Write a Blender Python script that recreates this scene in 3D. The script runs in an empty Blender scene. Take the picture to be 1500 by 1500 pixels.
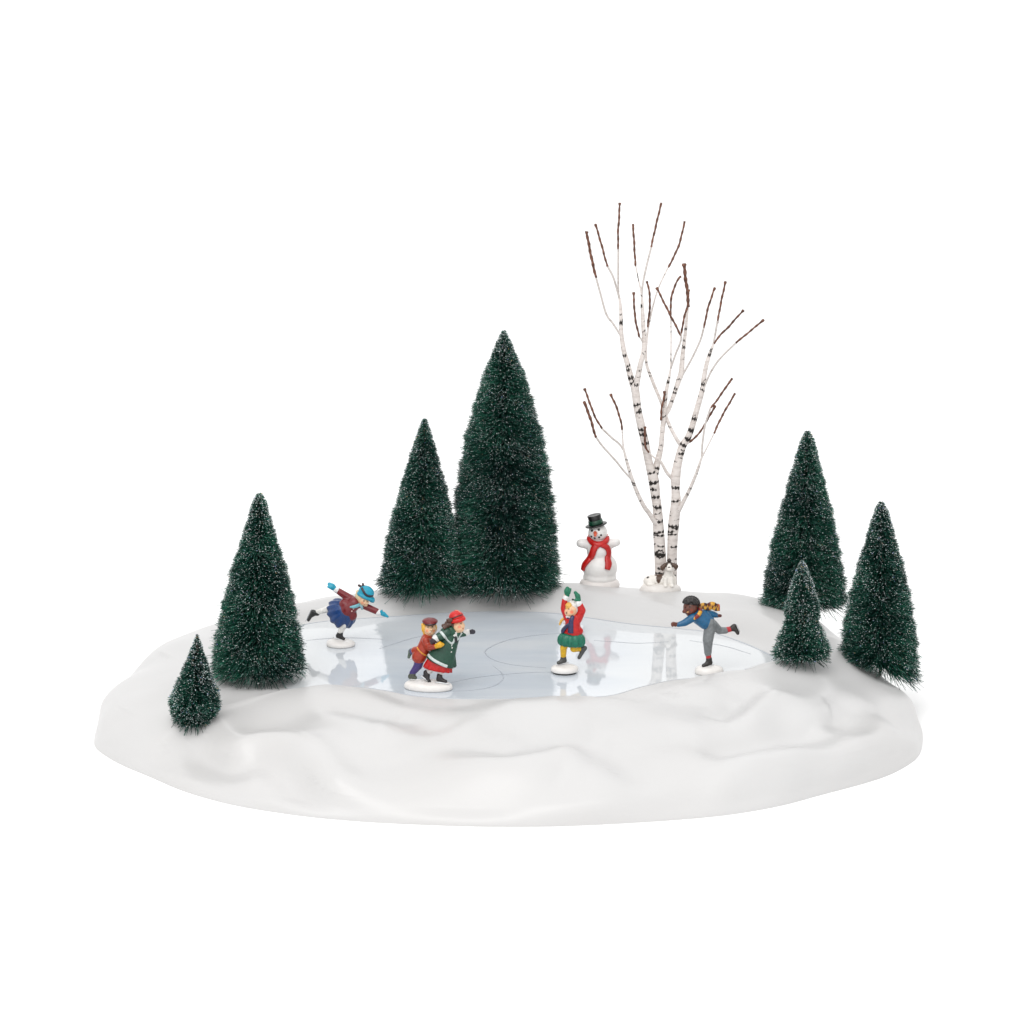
import bpy, bmesh, math, random
import numpy as np
from mathutils import Vector, Matrix
from mathutils.bvhtree import BVHTree

random.seed(7)
RNG = np.random.default_rng(11)
SC = 0.01                      # everything below is in centimetres, the scene is in metres
scene = bpy.context.scene
COL = scene.collection
PI = math.pi

# ------------------------------------------------------------------ camera
PITCH = math.radians(12.5)
DIST = 160.0
WIDE = 56.8                    # width of the picture at the aim distance
AIM = Vector((0.3, 0.0, 12.46 / math.cos(PITCH)))
FWD = Vector((0, math.cos(PITCH), -math.sin(PITCH)))
UP = Vector((0, math.sin(PITCH), math.cos(PITCH)))
EYE = AIM - FWD * DIST
cam_d = bpy.data.cameras.new('camera')
cam = bpy.data.objects.new('camera', cam_d)
COL.objects.link(cam)
cam.location = EYE * SC
cam.rotation_euler = (PI / 2 - PITCH, 0, 0)
cam_d.sensor_width = 36
cam_d.lens = 36 * DIST / WIDE
cam_d.clip_start = 0.01
cam_d.clip_end = 60
scene.camera = cam


def ray(px, py):
    s = WIDE / 1500.0
    return (FWD * DIST + Vector((1, 0, 0)) * ((px - 750) * s) + UP * ((750 - py) * s)).normalized()


def on_y(px, py, y):
    d = ray(px, py)
    return EYE + d * ((y - EYE.y) / d.y)


def on_z(px, py, z):
    d = ray(px, py)
    return EYE + d * ((z - EYE.z) / d.z)


def px_size(y):                # centimetres covered by one photo pixel at depth y
    return WIDE / 1500.0 * (Vector((0, y, 3)) - EYE).dot(FWD) / DIST


# ------------------------------------------------------------------ materials
def lin(c):
    out = []
    for v in c[:3]:
        v = v / 255.0
        out.append(v / 12.92 if v <= 0.04045 else ((v + 0.055) / 1.055) ** 2.4)
    return tuple(out) + (1.0,)


def new_mat(name, rough=0.4, spec=0.5, base=(0.8, 0.8, 0.8, 1)):
    m = bpy.data.materials.new(name)
    m.use_nodes = True
    nt = m.node_tree
    b = nt.nodes['Principled BSDF']
    b.inputs['Base Color'].default_value = base
    b.inputs['Roughness'].default_value = rough
    b.inputs['Specular IOR Level'].default_value = spec
    return m, nt, b


def node(nt, t, **kw):
    n = nt.nodes.new(t)
    for k, v in kw.items():
        setattr(n, k, v)
    return n


def noise(nt, scale, detail=4, rough=0.5, vec=None):
    n = node(nt, 'ShaderNodeTexNoise')
    n.inputs['Scale'].default_value = scale
    n.inputs['Detail'].default_value = detail
    n.inputs['Roughness'].default_value = rough
    if vec is None:
        g = node(nt, 'ShaderNodeNewGeometry')
        vec = g.outputs['Position']
    nt.links.new(vec, n.inputs['Vector'])
    return n


def ramp(nt, src, stops):
    r = node(nt, 'ShaderNodeValToRGB')
    el = r.color_ramp.elements
    while len(el) < len(stops):
        el.new(0.5)
    for e, (p, c) in zip(el, stops):
        e.position = p
        e.color = c
    nt.links.new(src, r.inputs['Fac'])
    return r


def mixc(nt, mode, fac, a, b):
    m = node(nt, 'ShaderNodeMix', data_type='RGBA', blend_type=mode)
    for i, v in ((0, fac), (6, a), (7, b)):
        if isinstance(v, (int, float)):
            m.inputs[i].default_value = v
        elif isinstance(v, tuple):
            m.inputs[i].default_value = v
        else:
            nt.links.new(v, m.inputs[i])
    return m.outputs[2]


def bump(nt, bsdf, src, strength, dist):
    b = node(nt, 'ShaderNodeBump')
    b.inputs['Strength'].default_value = strength
    b.inputs['Distance'].default_value = dist
    nt.links.new(src, b.inputs['Height'])
    nt.links.new(b.outputs['Normal'], bsdf.inputs['Normal'])


# hand painted resin: colour comes from the painted vertex attribute
PAINT, nt, b = new_mat('painted_resin', 0.3, 0.5)
at = node(nt, 'ShaderNodeAttribute', attribute_name='Col')
n1 = noise(nt, 700, 3)
r1 = ramp(nt, n1.outputs['Fac'], [(0.3, (0.78, 0.78, 0.78, 1)), (0.7, (1.1, 1.1, 1.1, 1))])
nt.links.new(mixc(nt, 'MULTIPLY', 1.0, at.outputs['Color'], r1.outputs['Color']), b.inputs['Base Color'])
n2 = noise(nt, 1500, 2)
bump(nt, b, n2.outputs['Fac'], 0.25, 0.0004)

# white glazed resin of the little stands, snowman and dog
GLAZE, nt, b = new_mat('white_resin', 0.35, 0.4)
at = node(nt, 'ShaderNodeAttribute', attribute_name='Col')
n1 = noise(nt, 260, 4)
r1 = ramp(nt, n1.outputs['Fac'], [(0.3, (0.93, 0.92, 0.91, 1)), (0.7, (1.0, 1.0, 1.0, 1))])
nt.links.new(mixc(nt, 'MULTIPLY', 1.0, at.outputs['Color'], r1.outputs['Color']), b.inputs['Base Color'])
bump(nt, b, n1.outputs['Fac'], 0.35, 0.0008)

# moulded white plastic snow
SNOW, nt, b = new_mat('moulded_snow', 0.36, 0.5)
n1 = noise(nt, 9, 3)
r1 = ramp(nt, n1.outputs['Fac'], [(0.3, (0.545, 0.537, 0.532, 1)), (0.7, (0.558, 0.555, 0.554, 1))])
nt.links.new(r1.outputs['Color'], b.inputs['Base Color'])
n2 = noise(nt, 420, 4, 0.6)
bump(nt, b, n2.outputs['Fac'], 0.10, 0.0006)

# plastic ice
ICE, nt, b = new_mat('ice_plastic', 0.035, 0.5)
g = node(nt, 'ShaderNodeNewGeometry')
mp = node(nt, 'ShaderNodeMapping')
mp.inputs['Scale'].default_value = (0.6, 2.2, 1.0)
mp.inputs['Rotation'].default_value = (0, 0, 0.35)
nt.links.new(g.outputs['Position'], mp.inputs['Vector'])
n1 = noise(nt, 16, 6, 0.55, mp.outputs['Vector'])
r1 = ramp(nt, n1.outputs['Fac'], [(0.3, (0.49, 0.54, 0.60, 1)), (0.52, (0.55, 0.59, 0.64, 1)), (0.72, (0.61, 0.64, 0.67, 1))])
# trees' blue-grey reflection tinted into the middle, running out to white at both ends
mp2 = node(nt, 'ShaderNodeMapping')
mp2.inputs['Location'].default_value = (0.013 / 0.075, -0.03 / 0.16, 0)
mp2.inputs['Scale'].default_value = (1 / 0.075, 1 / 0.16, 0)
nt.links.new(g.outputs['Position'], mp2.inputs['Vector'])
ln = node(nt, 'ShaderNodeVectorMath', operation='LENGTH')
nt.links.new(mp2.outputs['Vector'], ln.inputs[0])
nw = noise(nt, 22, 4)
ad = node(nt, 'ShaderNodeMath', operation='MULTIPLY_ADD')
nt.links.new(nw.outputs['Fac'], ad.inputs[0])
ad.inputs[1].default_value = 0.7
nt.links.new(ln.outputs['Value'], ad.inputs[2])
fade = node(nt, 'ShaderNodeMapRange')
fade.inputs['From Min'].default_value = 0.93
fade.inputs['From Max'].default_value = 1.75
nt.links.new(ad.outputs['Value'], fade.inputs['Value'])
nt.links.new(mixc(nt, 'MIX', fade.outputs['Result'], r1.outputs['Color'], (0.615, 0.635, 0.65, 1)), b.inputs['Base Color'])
n3 = noise(nt, 55, 2)
bump(nt, b, n3.outputs['Fac'], 0.05, 0.0006)

TRACK, nt, b = new_mat('skate_line', 0.3, 0.4, (0.40, 0.43, 0.47, 1))

# dyed sisal bristles, every bristle its own tint
SISAL, nt, b = new_mat('dyed_sisal', 0.4, 0.35)
g = node(nt, 'ShaderNodeNewGeometry')
r1 = ramp(nt, g.outputs['Random Per Island'], [(0.0, (0.004, 0.016, 0.013, 1)), (0.5, (0.007, 0.040, 0.030, 1)),
                                               (0.82, (0.012, 0.10, 0.066, 1)), (1.0, (0.10, 0.21, 0.18, 1))])
n1 = noise(nt, 34, 3)
r2 = ramp(nt, n1.outputs['Fac'], [(0.35, (0.6, 0.68, 0.72, 1)), (0.68, (1.5, 1.75, 1.55, 1))])
nt.links.new(mixc(nt, 'MULTIPLY', 1.0, r1.outputs['Color'], r2.outputs['Color']), b.inputs['Base Color'])

FROST, nt, b = new_mat('frost_flock', 0.6, 0.3)
g = node(nt, 'ShaderNodeNewGeometry')
r1 = ramp(nt, g.outputs['Random Per Island'], [(0.0, (0.08, 0.16, 0.14, 1)), (0.35, (0.30, 0.40, 0.38, 1)), (0.65, (0.76, 0.80, 0.79, 1)),
                                               (0.92, (0.8, 0.8, 0.8, 1)), (0.95, (0.25, 0.35, 0.7, 1)), (1.0, (0.6, 0.45, 0.2, 1))])
nt.links.new(r1.outputs['Color'], b.inputs['Base Color'])

WIRE, nt, b = new_mat('twisted_wire', 0.5, 0.4, (0.05, 0.04, 0.03, 1))

BARK, nt, b = new_mat('birch_bark', 0.65, 0.25)
at = node(nt, 'ShaderNodeAttribute', attribute_name='Col')
g = node(nt, 'ShaderNodeNewGeometry')
mp = node(nt, 'ShaderNodeMapping')
mp.inputs['Scale'].default_value = (1, 1, 3.5)
nt.links.new(g.outputs['Position'], mp.inputs['Vector'])
n1 = noise(nt, 160, 4, 0.6, mp.outputs['Vector'])
r1 = ramp(nt, n1.outputs['Fac'], [(0.25, (0.66, 0.63, 0.61, 1)), (0.5, (0.95, 0.94, 0.93, 1)), (0.75, (1.02, 1.02, 1.02, 1))])
nt.links.new(mixc(nt, 'MULTIPLY', 1.0, at.outputs['Color'], r1.outputs['Color']), b.inputs['Base Color'])
bump(nt, b, n1.outputs['Fac'], 0.5, 0.0008)

TWIG, nt, b = new_mat('brown_twig', 0.6, 0.25)
n1 = noise(nt, 500, 3)
r1 = ramp(nt, n1.outputs['Fac'], [(0.3, (0.055, 0.028, 0.020, 1)), (0.55, (0.15, 0.065, 0.042, 1)), (0.75, (0.26, 0.125, 0.085, 1))])
nt.links.new(r1.outputs['Color'], b.inputs['Base Color'])
bump(nt, b, n1.outputs['Fac'], 0.8, 0.001)

STEEL, nt, b = new_mat('silver_paint', 0.3, 0.5, (0.62, 0.63, 0.64, 1))
b.inputs['Metallic'].default_value = 0.5

SWEEP, nt, b = new_mat('white_paper', 0.9, 0.0, (0.95, 0.95, 0.95, 1))

# ------------------------------------------------------------------ object helpers
ORG = Vector((0, 0, 0))
STORE = {}


def thing(name, label, cat, loc, group=None):
    global ORG
    o = bpy.data.objects.new(name, None)
    o.empty_display_size = 0.01
    COL.objects.link(o)
    o.location = Vector(loc) * SC
    o['label'] = label
    o['category'] = cat
    if group:
        o['group'] = group
    ORG = Vector(loc)
    return o


def mk(name, verts, faces, mat, parent=None, cols=None, smooth=True, label=None):
    v = np.asarray(verts, dtype=float)
    org = np.array(ORG) if parent is not None else np.zeros(3)
    me = bpy.data.meshes.new(name)
    loc = (v - org) * SC
    me.from_pydata(loc.tolist(), [], faces if isinstance(faces, list) else faces.tolist())
    if cols is not None:
        a = me.color_attributes.new('Col', 'FLOAT_COLOR', 'POINT')
        c = np.asarray(cols, dtype=np.float32)
        if c.ndim == 1:
            c = np.tile(c, (len(v), 1))
        a.data.foreach_set('color', c.ravel())
    me.polygons.foreach_set('use_smooth', [smooth] * len(me.polygons))
    me.materials.append(mat)
    me.update()
    o = bpy.data.objects.new(name, me)
    COL.objects.link(o)
    if parent is not None:
        o.parent = parent
    if label:
        o['label'] = label
    STORE[o.name] = (v, faces)
    return o


def bvh_of(*objs):
    vs, fs, n = [], [], 0
    for o in objs:
        v, f = STORE[o.name]
        f = f if isinstance(f, list) else f.tolist()
        vs += [Vector(p) for p in v]
        fs += [[i + n for i in q] for q in f]
        n += len(v)
    return BVHTree.FromPolygons(vs, fs)


# ---- solid from rounded tapers and ellipsoids, fused into one skin
def C(p0, r0, p1, r1, col=None):
    return ('c', Vector(p0), r0, Vector(p1), r1, col)


def E(c, rx, ry, rz, rot=0.0, col=None):
    return ('e', Vector(c), (rx, ry, rz), rot, col)


def _ball():
    b_ = bmesh.new()
    bmesh.ops.create_icosphere(b_, subdivisions=3, radius=1.0)
    out = [v.co.copy() for v in b_.verts]
    b_.free()
    return out


BALL = _ball()


def prim_bm(bm, p):
    if p[0] == 'c':
        for c, r in ((p[1], p[2]), (p[3], p[4])):
            for q in BALL:
                bm.verts.new(c + q * r)
        bmesh.ops.convex_hull(bm, input=list(bm.verts))
        dead = [q for q in bm.verts if not q.link_faces]
        bmesh.ops.delete(bm, geom=dead, context='VERTS')
    else:
        m = Matrix.Translation(p[1]) @ Matrix.Rotation(p[3], 4, 'Y') @ Matrix.Diagonal((*p[2], 1))
        bmesh.ops.create_icosphere(bm, subdivisions=3, radius=1.0, matrix=m)


def sdf(p, pts):
    if p[0] == 'c':
        a, b = np.array(p[1]), np.array(p[3])
        ab = b - a
        L = max(ab @ ab, 1e-9)
        t = np.clip(((pts - a) @ ab) / L, 0, 1)
        return np.linalg.norm(pts - (a + t[:, None] * ab), axis=1) - (p[2] + (p[4] - p[2]) * t)
    m = np.array(Matrix.Rotation(-p[3], 3, 'Y'))
    q = (pts - np.array(p[1])) @ m.T
    s = np.array(p[2])
    k = np.linalg.norm(q / s, axis=1)
    return (k - 1) * s.min()


def fuse(prims, voxel=0.045, it=4):
    parts = []
    bm = bmesh.new()
    for p in prims:
        one = bmesh.new()
        prim_bm(one, p)
        tmp = bpy.data.meshes.new('t')
        one.to_mesh(tmp)
        one.free()
        bm.from_mesh(tmp)
        bpy.data.meshes.remove(tmp)
    bmesh.ops.recalc_face_normals(bm, faces=bm.faces)
    me = bpy.data.meshes.new('t')
    bm.to_mesh(me)
    bm.free()
    o = bpy.data.objects.new('t', me)
    COL.objects.link(o)
    r = o.modifiers.new('r', 'REMESH')
    r.mode = 'VOXEL'
    r.voxel_size = voxel
    s = o.modifiers.new('s', 'SMOOTH')
    s.factor = 0.5
    s.iterations = it
    dg = bpy.context.evaluated_depsgraph_get()
    ev = o.evaluated_get(dg)
    m2 = ev.to_mesh()
    v = np.empty(len(m2.vertices) * 3)
    m2.vertices.foreach_get('co', v)
    f = [list(q.vertices) for q in m2.polygons]
    ev.to_mesh_clear()
    bpy.data.objects.remove(o)
    bpy.data.meshes.remove(me)
    return v.reshape(-1, 3), f


def blob(name, prims, col, parent, voxel=0.045, it=4, mat=None, label=None, spots=None, jig=0.0):
    v, f = fuse(prims, voxel, it)
    base = np.array(lin(col) if col else (1, 1, 1, 1))
    cols = np.tile(base, (len(v), 1))
    own = [p for p in prims if p[-1] is not None]
    if own:
        D = np.stack([sdf(p, v) for p in prims])
        best = D.argmin(axis=0)
        for i, p in enumerate(prims):
            if p[-1] is not None:
                cols[best == i] = lin(p[-1])
    for (c, r, sc) in (spots or []):
        d = np.linalg.norm(v - np.array(c), axis=1)
        k = np.clip((r * 1.15 - d) / (r * 0.3), 0, 1)[:, None]
        cols = cols * (1 - k) + np.array(lin(sc)) * k
    return mk(name, v, f, mat or PAINT, parent, cols, True, label)


# ---- turned / pleated solids
def frame_of(a):
    a = a.normalized()
    u = Vector((0, 1, 0)).cross(a)
    if u.length < 1e-4:
        u = Vector((1, 0, 0))
    u.normalize()
    return a, u, a.cross(u)


def lathe(name, p0, p1, prof, col, parent, n=56, pleat=None, squash=1.0, mat=None, label=None, wob=0.0):
    p0, p1 = Vector(p0), Vector(p1)
    a, u, w = frame_of(p1 - p0)
    L = (p1 - p0).length
    verts, faces = [], []
    for t, r in prof:
        for k in range(n):
            th = 2 * PI * k / n
            rr = r
            if pleat:
                cnt, amp, t0 = pleat
                rr *= 1 + amp * max(0, min(1, (t - t0) / (1 - t0))) * math.cos(cnt * th + 0.6 * math.sin(2 * th))
            if wob:
                rr *= 1 + wob * math.sin(2 * th + 1) + wob * 0.6 * math.sin(3 * th + t * 4)
            verts.append(p0 + a * (t * L) + u * (rr * math.cos(th)) + w * (rr * squash * math.sin(th)))
    m = len(prof)
    for i in range(m - 1):
        for k in range(n):
            faces.append([i * n + k, i * n + (k + 1) % n, (i + 1) * n + (k + 1) % n, (i + 1) * n + k])
    verts.append(p0 + a * (prof[0][0] * L))
    verts.append(p0 + a * (prof[-1][0] * L))
    c0, c1 = len(verts) - 2, len(verts) - 1
    for k in range(n):
        faces.append([c0, (k + 1) % n, k])
        faces.append([c1, (m - 1) * n + k, (m - 1) * n + (k + 1) % n])
    return mk(name, verts, faces, mat or PAINT, parent, lin(col), True, label)


def catmull(pts, n):
    P = [np.array(p, dtype=float) for p in pts]
    P = [2 * P[0] - P[1]] + P + [2 * P[-1] - P[-2]]
    out = []
    for i in range(1, len(P) - 2):
        for j in range(n):
            t = j / n
            a, b_, c, d = P[i - 1], P[i], P[i + 1], P[i + 2]
            out.append(0.5 * ((2 * b_) + (c - a) * t + (2 * a - 5 * b_ + 4 * c - d) * t * t + (3 * b_ - a - 3 * c + d) * t ** 3))
    out.append(P[-2])
    return np.array(out)


def strap(name, pts, norms, halfw, th, col, parent, ends=True, mat=None, colf=None, label=None):
    """flattened band lying along pts with the given outward normals"""
    n = 10
    verts, faces, cols = [], [], []
    m = len(pts)
    for i in range(m):
        T = Vector(pts[min(i + 1, m - 1)]) - Vector(pts[max(i - 1, 0)])
        T.normalize()
        N = Vector(norms[i])
        B = T.cross(N)
        if B.length < 1e-5:
            B = Vector((1, 0, 0))
        B.normalize()
        N = B.cross(T).normalized()
        hw = halfw[i] if hasattr(halfw, '__len__') else halfw
        for k in range(n):
            a = 2 * PI * k / n
            verts.append(Vector(pts[i]) + B * (hw * math.cos(a)) + N * (th * math.sin(a)))
            cols.append(lin(colf(i / (m - 1), math.cos(a)) if colf else col))
    for i in range(m - 1):
        for k in range(n):
            faces.append([i * n + k, i * n + (k + 1) % n, (i + 1) * n + (k + 1) % n, (i + 1) * n + k])
    faces.append(list(range(n))[::-1])
    faces.append([(m - 1) * n + k for k in range(n)])
    return mk(name, verts, faces, mat or PAINT, parent, cols, True, label)


def tube(name, pts, rad, mat, parent, segs=12, cols=None, colf=None, ecc=0.0, label=None):
    pts = [Vector(p) for p in pts]
    m = len(pts)
    verts, faces, cc = [], [], []
    T0 = (pts[1] - pts[0]).normalized()
    U = T0.orthogonal().normalized()
    s = 0.0
    for i in range(m):
        T = (pts[min(i + 1, m - 1)] - pts[max(i - 1, 0)]).normalized()
        U = (U - T * U.dot(T)).normalized()
        V = T.cross(U)
        if i:
            s += (pts[i] - pts[i - 1]).length
        r = rad[i] if hasattr(rad, '__len__') else rad
        for k in range(segs):
            a = 2 * PI * k / segs
            d = U * math.cos(a) + V * math.sin(a)
            rr = r * (1 + ecc * (math.sin(3 * a + s * 1.7) * 0.6 + math.sin(2 * a - s * 2.3) * 0.4))
            verts.append(pts[i] + d * rr)
            if colf:
                cc.append(colf(s, math.atan2(d.y, d.x)))
    for i in range(m - 1):
        for k in range(segs):
            faces.append([i * segs + k, i * segs + (k + 1) % segs, (i + 1) * segs + (k + 1) % segs, (i + 1) * segs + k])
    faces.append(list(range(segs))[::-1])
    faces.append([(m - 1) * segs + k for k in range(segs)])
    return mk(name, verts, faces, mat, parent, cc if colf else cols, True, label)


# ------------------------------------------------------------------ the snow bank and the ice
ZI = 3.0
ICE_PX = [(439, 918), (478, 910), (530, 906), (578, 903), (660, 898), (746, 896), (818, 899), (862, 905), (924, 914), (996, 921),
          (1044, 927), (1092, 943), (1128, 960), (1136, 968), (1111, 976), (1044, 990), (986, 995), (938, 1005), (890, 1018), (828, 1020),
          (750, 1022), (670, 1022), (610, 1018), (564, 1010), (506, 1004), (468, 1010), (440, 1013), (412, 1000), (398, 975), (404, 945)]
OUT_PX = [(136, 1081, 0.5), (144, 1097, 0.1), (160, 1111, 0), (187, 1125, 0), (220, 1138, 0), (260, 1156, 0), (307, 1171, 0), (353, 1182, 0), (403, 1190, 0),
          (453, 1197, 0), (520, 1203, 0), (587, 1207, 0), (700, 1211, 0), (800, 1211, 0), (880, 1208, 0), (980, 1202, 0), (1067, 1194, 0), (1147, 1180, 0),
          (1197, 1166, 0), (1247, 1153, 0), (1297, 1138, 0), (1330, 1121, 0), (1348, 1102, 0.1)]
# far side of the outline, straight in centimetres on the table (x, y)
OUT_XY = [(23.5, 0.8), (22.9, 4.0), (22.2, 8.2), (21.3, 13.0), (19.6, 17.6), (16.4, 20.6), (12, 21), (7, 21.8), (2, 22), (-3, 21.8),
          (-8, 21), (-12, 19.8), (-15.5, 17.6), (-18.4, 15), (-20.8, 12), (-22.2, 8.5), (-23.0, 5), (-23.2, 1.5)]


def ring(pts):
    P = [np.array(p, dtype=float) for p in pts]
    P = [P[-1]] + P + [P[0], P[1]]
    out = []
    for i in range(1, len(P) - 2):
        for j in range(24):
            t = j / 24
            a, b_, c, d = P[i - 1], P[i], P[i + 1], P[i + 2]
            out.append(0.5 * ((2 * b_) + (c - a) * t + (2 * a - 5 * b_ + 4 * c - d) * t * t + (3 * b_ - a - 3 * c + d) * t ** 3))
    return np.array(out)


ice_xy = ring([tuple(on_z(x, y, ZI))[:2] for x, y in ICE_PX])
out_xy = ring([tuple(on_z(x, y, z))[:2] for x, y, z in OUT_PX] + OUT_XY)
CEN = ice_xy.mean(axis=0)


def polar(P):
    d = P - CEN
    a = np.arctan2(d[:, 1], d[:, 0])
    r = np.hypot(d[:, 0], d[:, 1])
    o = np.argsort(a)
    a, r = a[o], r[o]
    return np.concatenate([a - 2 * PI, a, a + 2 * PI]), np.concatenate([r, r, r])


IA, IR = polar(ice_xy)
OA, OR_ = polar(out_xy)
ga = np.linspace(-PI, PI, 1440, endpoint=False)
gr = np.interp(ga, OA, OR_)
ker = np.exp(-0.5 * (np.arange(-24, 25) / 8.0) ** 2)
gr = np.convolve(np.concatenate([gr[-24:], gr, gr[:24]]), ker / ker.sum(), mode='valid')
OA = np.concatenate([ga - 2 * PI, ga, ga + 2 * PI])
OR_ = np.concatenate([gr, gr, gr])
# lip height by direction (degrees round the ice, 0 = right, 90 = far side)
LIP = [(-180, 3.4), (-150, 3.2), (-120, 3.3), (-90, 3.35), (-60, 3.45), (-30, 3.6), (0, 3.75), (30, 3.9), (50, 4.1), (70, 4.12), (90, 3.8), (120, 3.85), (150, 3.85), (180, 3.4)]
LA = np.radians([a for a, _ in LIP])
LZ = np.array([z for _, z in LIP])


def height(x, y):
    x = np.asarray(x, dtype=float)
    y = np.asarray(y, dtype=float)
    dx, dy = x - CEN[0], y - CEN[1]
    a = np.arctan2(dy, dx)
    r = np.hypot(dx, dy)
    ri = np.interp(a, IA, IR)
    ro = np.interp(a, OA, OR_)
    L = np.maximum(ro - ri, 0.1)
    t = np.clip((r - ri) / L, 0, 1)
    lip = np.interp(a, LA, LZ)
    w = np.clip(np.clip(r - ri, 0, 9) / np.minimum(np.interp(np.sin(a), [0, 0.6], [3.4, 2.3]), L * 0.55), 0, 1)
    w = w * w * (3 - 2 * w)
    top = ZI - 0.03 + (lip - ZI + 0.03) * w
    p = np.interp(np.sin(a), [-1, 0, 1], [2.1, 3.0, 4.5])
    g = np.power(np.clip(1 - np.power(t, p), 0, 1), 0.52)
    z = top * g
    return z


def hit(px, py):
    for k in range(40):        # slide down the picture until the ray meets the bank or the ice
        p = march(px, py + k)
        if p is not None:
            return p
    return on_z(px, py, 0)


def march(px, py):
    d = ray(px, py)
    t0 = DIST * 0.75
    prev = None
    while t0 < DIST * 1.4:
        p = EYE + d * t0
        dx, dy = p.x - CEN[0], p.y - CEN[1]
        a = math.atan2(dy, dx)
        inside = math.hypot(dx, dy) < np.interp(a, IA, IR)
        h = ZI if inside else float(height(p.x, p.y))
        if p.z <= h and h > 0.05:
            return p
        if p.z < 0.02 or p.y > 24:
            return None
        t0 += 0.05
    return None


# relief of the moulded snow: drifts that bulge above a crease (amp > 0) or ledges with a hollow above them (amp < 0)
DRIFTS = [
    ([(262, 1052), (296, 1070), (318, 1092), (345, 1106), (380, 1100), (415, 1106), (445, 1126), (466, 1150), (490, 1166), (530, 1172), (575, 1170)], 0.62, 0.75),
    ([(455, 1036), (500, 1048), (540, 1060), (580, 1078), (615, 1096)], -0.26, 0.9),
    ([(560, 1056), (600, 1062), (650, 1078)], -0.22, 0.9),
    ([(650, 1082), (690, 1100), (740, 1112), (790, 1106), (815, 1098), (845, 1102), (880, 1122), (925, 1150), (960, 1178)], -0.5, 0.95),
    ([(700, 1040), (780, 1048), (860, 1042)], 0.18, 1.2),
    ([(860, 1100), (920, 1104), (985, 1092), (1040, 1080)], -0.26, 1.0),
    ([(1005, 1122), (1060, 1112), (1115, 1106), (1165, 1100), (1215, 1098), (1255, 1080), (1300, 1064)], -0.52, 0.8),
    ([(1062, 1062), (1085, 1046), (1108, 1026), (1130, 1008)], -0.4, 0.65),
    ([(1190, 1052), (1230, 1064), (1262, 1056), (1290, 1036)], -0.30, 0.8),
    ([(960, 1012), (1020, 1016), (1075, 1010)], 0.16, 0.8),
    ([(1040, 1130), (1120, 1134), (1210, 1122), (1290, 1100)], 0.20, 1.1),
    ([(170, 1030), (200, 1050), (230, 1085), (262, 1120)], 0.18, 1.4),
    ([(230, 950), (262, 965), (282, 990)], 0.14, 1.0),
    ([(480, 880), (540, 884), (590, 890)], -0.12, 0.6)]


def relief(P, inner):
    """signed swelling along the surface normal at points P (n, 3)"""
    x, y, z = P[:, 0], P[:, 1], P[:, 2] * 1.6
    n = (0.15 * np.sin(0.50 * x + 0.9 * np.sin(0.45 * y + z * 0.4)) + 0.11 * np.sin(0.7 * y - 0.42 * x + 0.9 * z + 1.2)
         + 0.04 * np.sin(1.15 * x + 1.2 * y - 1.1 * z + 0.6))
    for line, amp, wd in DRIFTS:
        pts = [hit(a, b_) for a, b_ in line]
        pts = catmull([tuple(p) for p in pts], 5)
        d2 = np.full(len(P), 1e9)
        sg = np.zeros(len(P))
        ends = np.ones(len(P))
        for i, (a, b_) in enumerate(zip(pts[:-1], pts[1:])):
            v = b_ - a
            t = np.clip(((P - a) @ v) / (v @ v + 1e-9), 0, 1)
            q = P - (a + t[:, None] * v)
            dd = (q * q).sum(axis=1)
            m_ = dd < d2
            d2 = np.where(m_, dd, d2)
            up = q[:, 2] + 0.30 * q[:, 1]
            sg = np.where(m_, up, sg)
            f = (i + t) / (len(pts) - 1)
            ends = np.where(m_, np.clip(np.minimum(f, 1 - f) / 0.25, 0, 1), ends)
        d = np.sqrt(d2) / (wd * 1.35)
        s_ = np.where(sg > 0, d, -d)
        ends = ends * ends * (3 - 2 * ends)
        n = n + 1.25 * amp * ends * s_ * np.exp(-0.5 * s_ * s_) * 1.3
    return n * inner


pond = thing('skating_pond', 'white moulded snow bank around a glossy pale blue sheet of ice', 'display base', (0, 0, 0))
NU, NT = 480, 130
us = np.linspace(-PI, PI, NU, endpoint=False)
ts = np.linspace(0, 1, NT) ** 1.0
ts = 1 - (1 - ts) ** 2
U, T = np.meshgrid(us, ts, indexing='ij')
ri = np.interp(U, IA, IR)
ro = np.interp(U, OA, OR_)
R = ri + (ro - ri) * T
X = CEN[0] + R * np.cos(U)
Y = CEN[1] + R * np.sin(U)
Z = height(X, Y)
V = np.stack([X, Y, Z], axis=-1)
du = np.roll(V, -1, 0) - np.roll(V, 1, 0)
dt = np.gradient(V, axis=1)
N = np.cross(du, dt)
N /= np.linalg.norm(N, axis=-1, keepdims=True) + 1e-12
N *= np.where(N[..., 2:3] < -0.05, -1, 1)
if N[..., 2].mean() < 0:
    N = -N
inner = np.clip((R - ri) / 1.4, 0, 1)
inner = inner * inner * (3 - 2 * inner)
D_ = relief(V.reshape(-1, 3), inner.ravel()).reshape(NU, NT)
low_ = np.clip((V[..., 2] - 0.05) / 0.9, 0, 1)
low_ = low_ * low_ * (3 - 2 * low_)
V[..., :2] += N[..., :2] * (D_ * low_)[..., None]
V[..., 2] += N[..., 2] * D_ * low_
V[..., 2] = np.maximum(V[..., 2], 0.001)
skirt = V[:, :1, :].copy()
skirt[:, :, 2] = ZI - 0.25
V[:, -1, 2] = 0.001
V = np.concatenate([skirt, V], axis=1)
m = NT + 1
idx = np.arange(NU * m).reshape(NU, m)
q = np.stack([idx[:, :-1], np.roll(idx, -1, 0)[:, :-1], np.roll(idx, -1, 0)[:, 1:], idx[:, 1:]], axis=-1).reshape(-1, 4)[:, ::-1]
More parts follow.
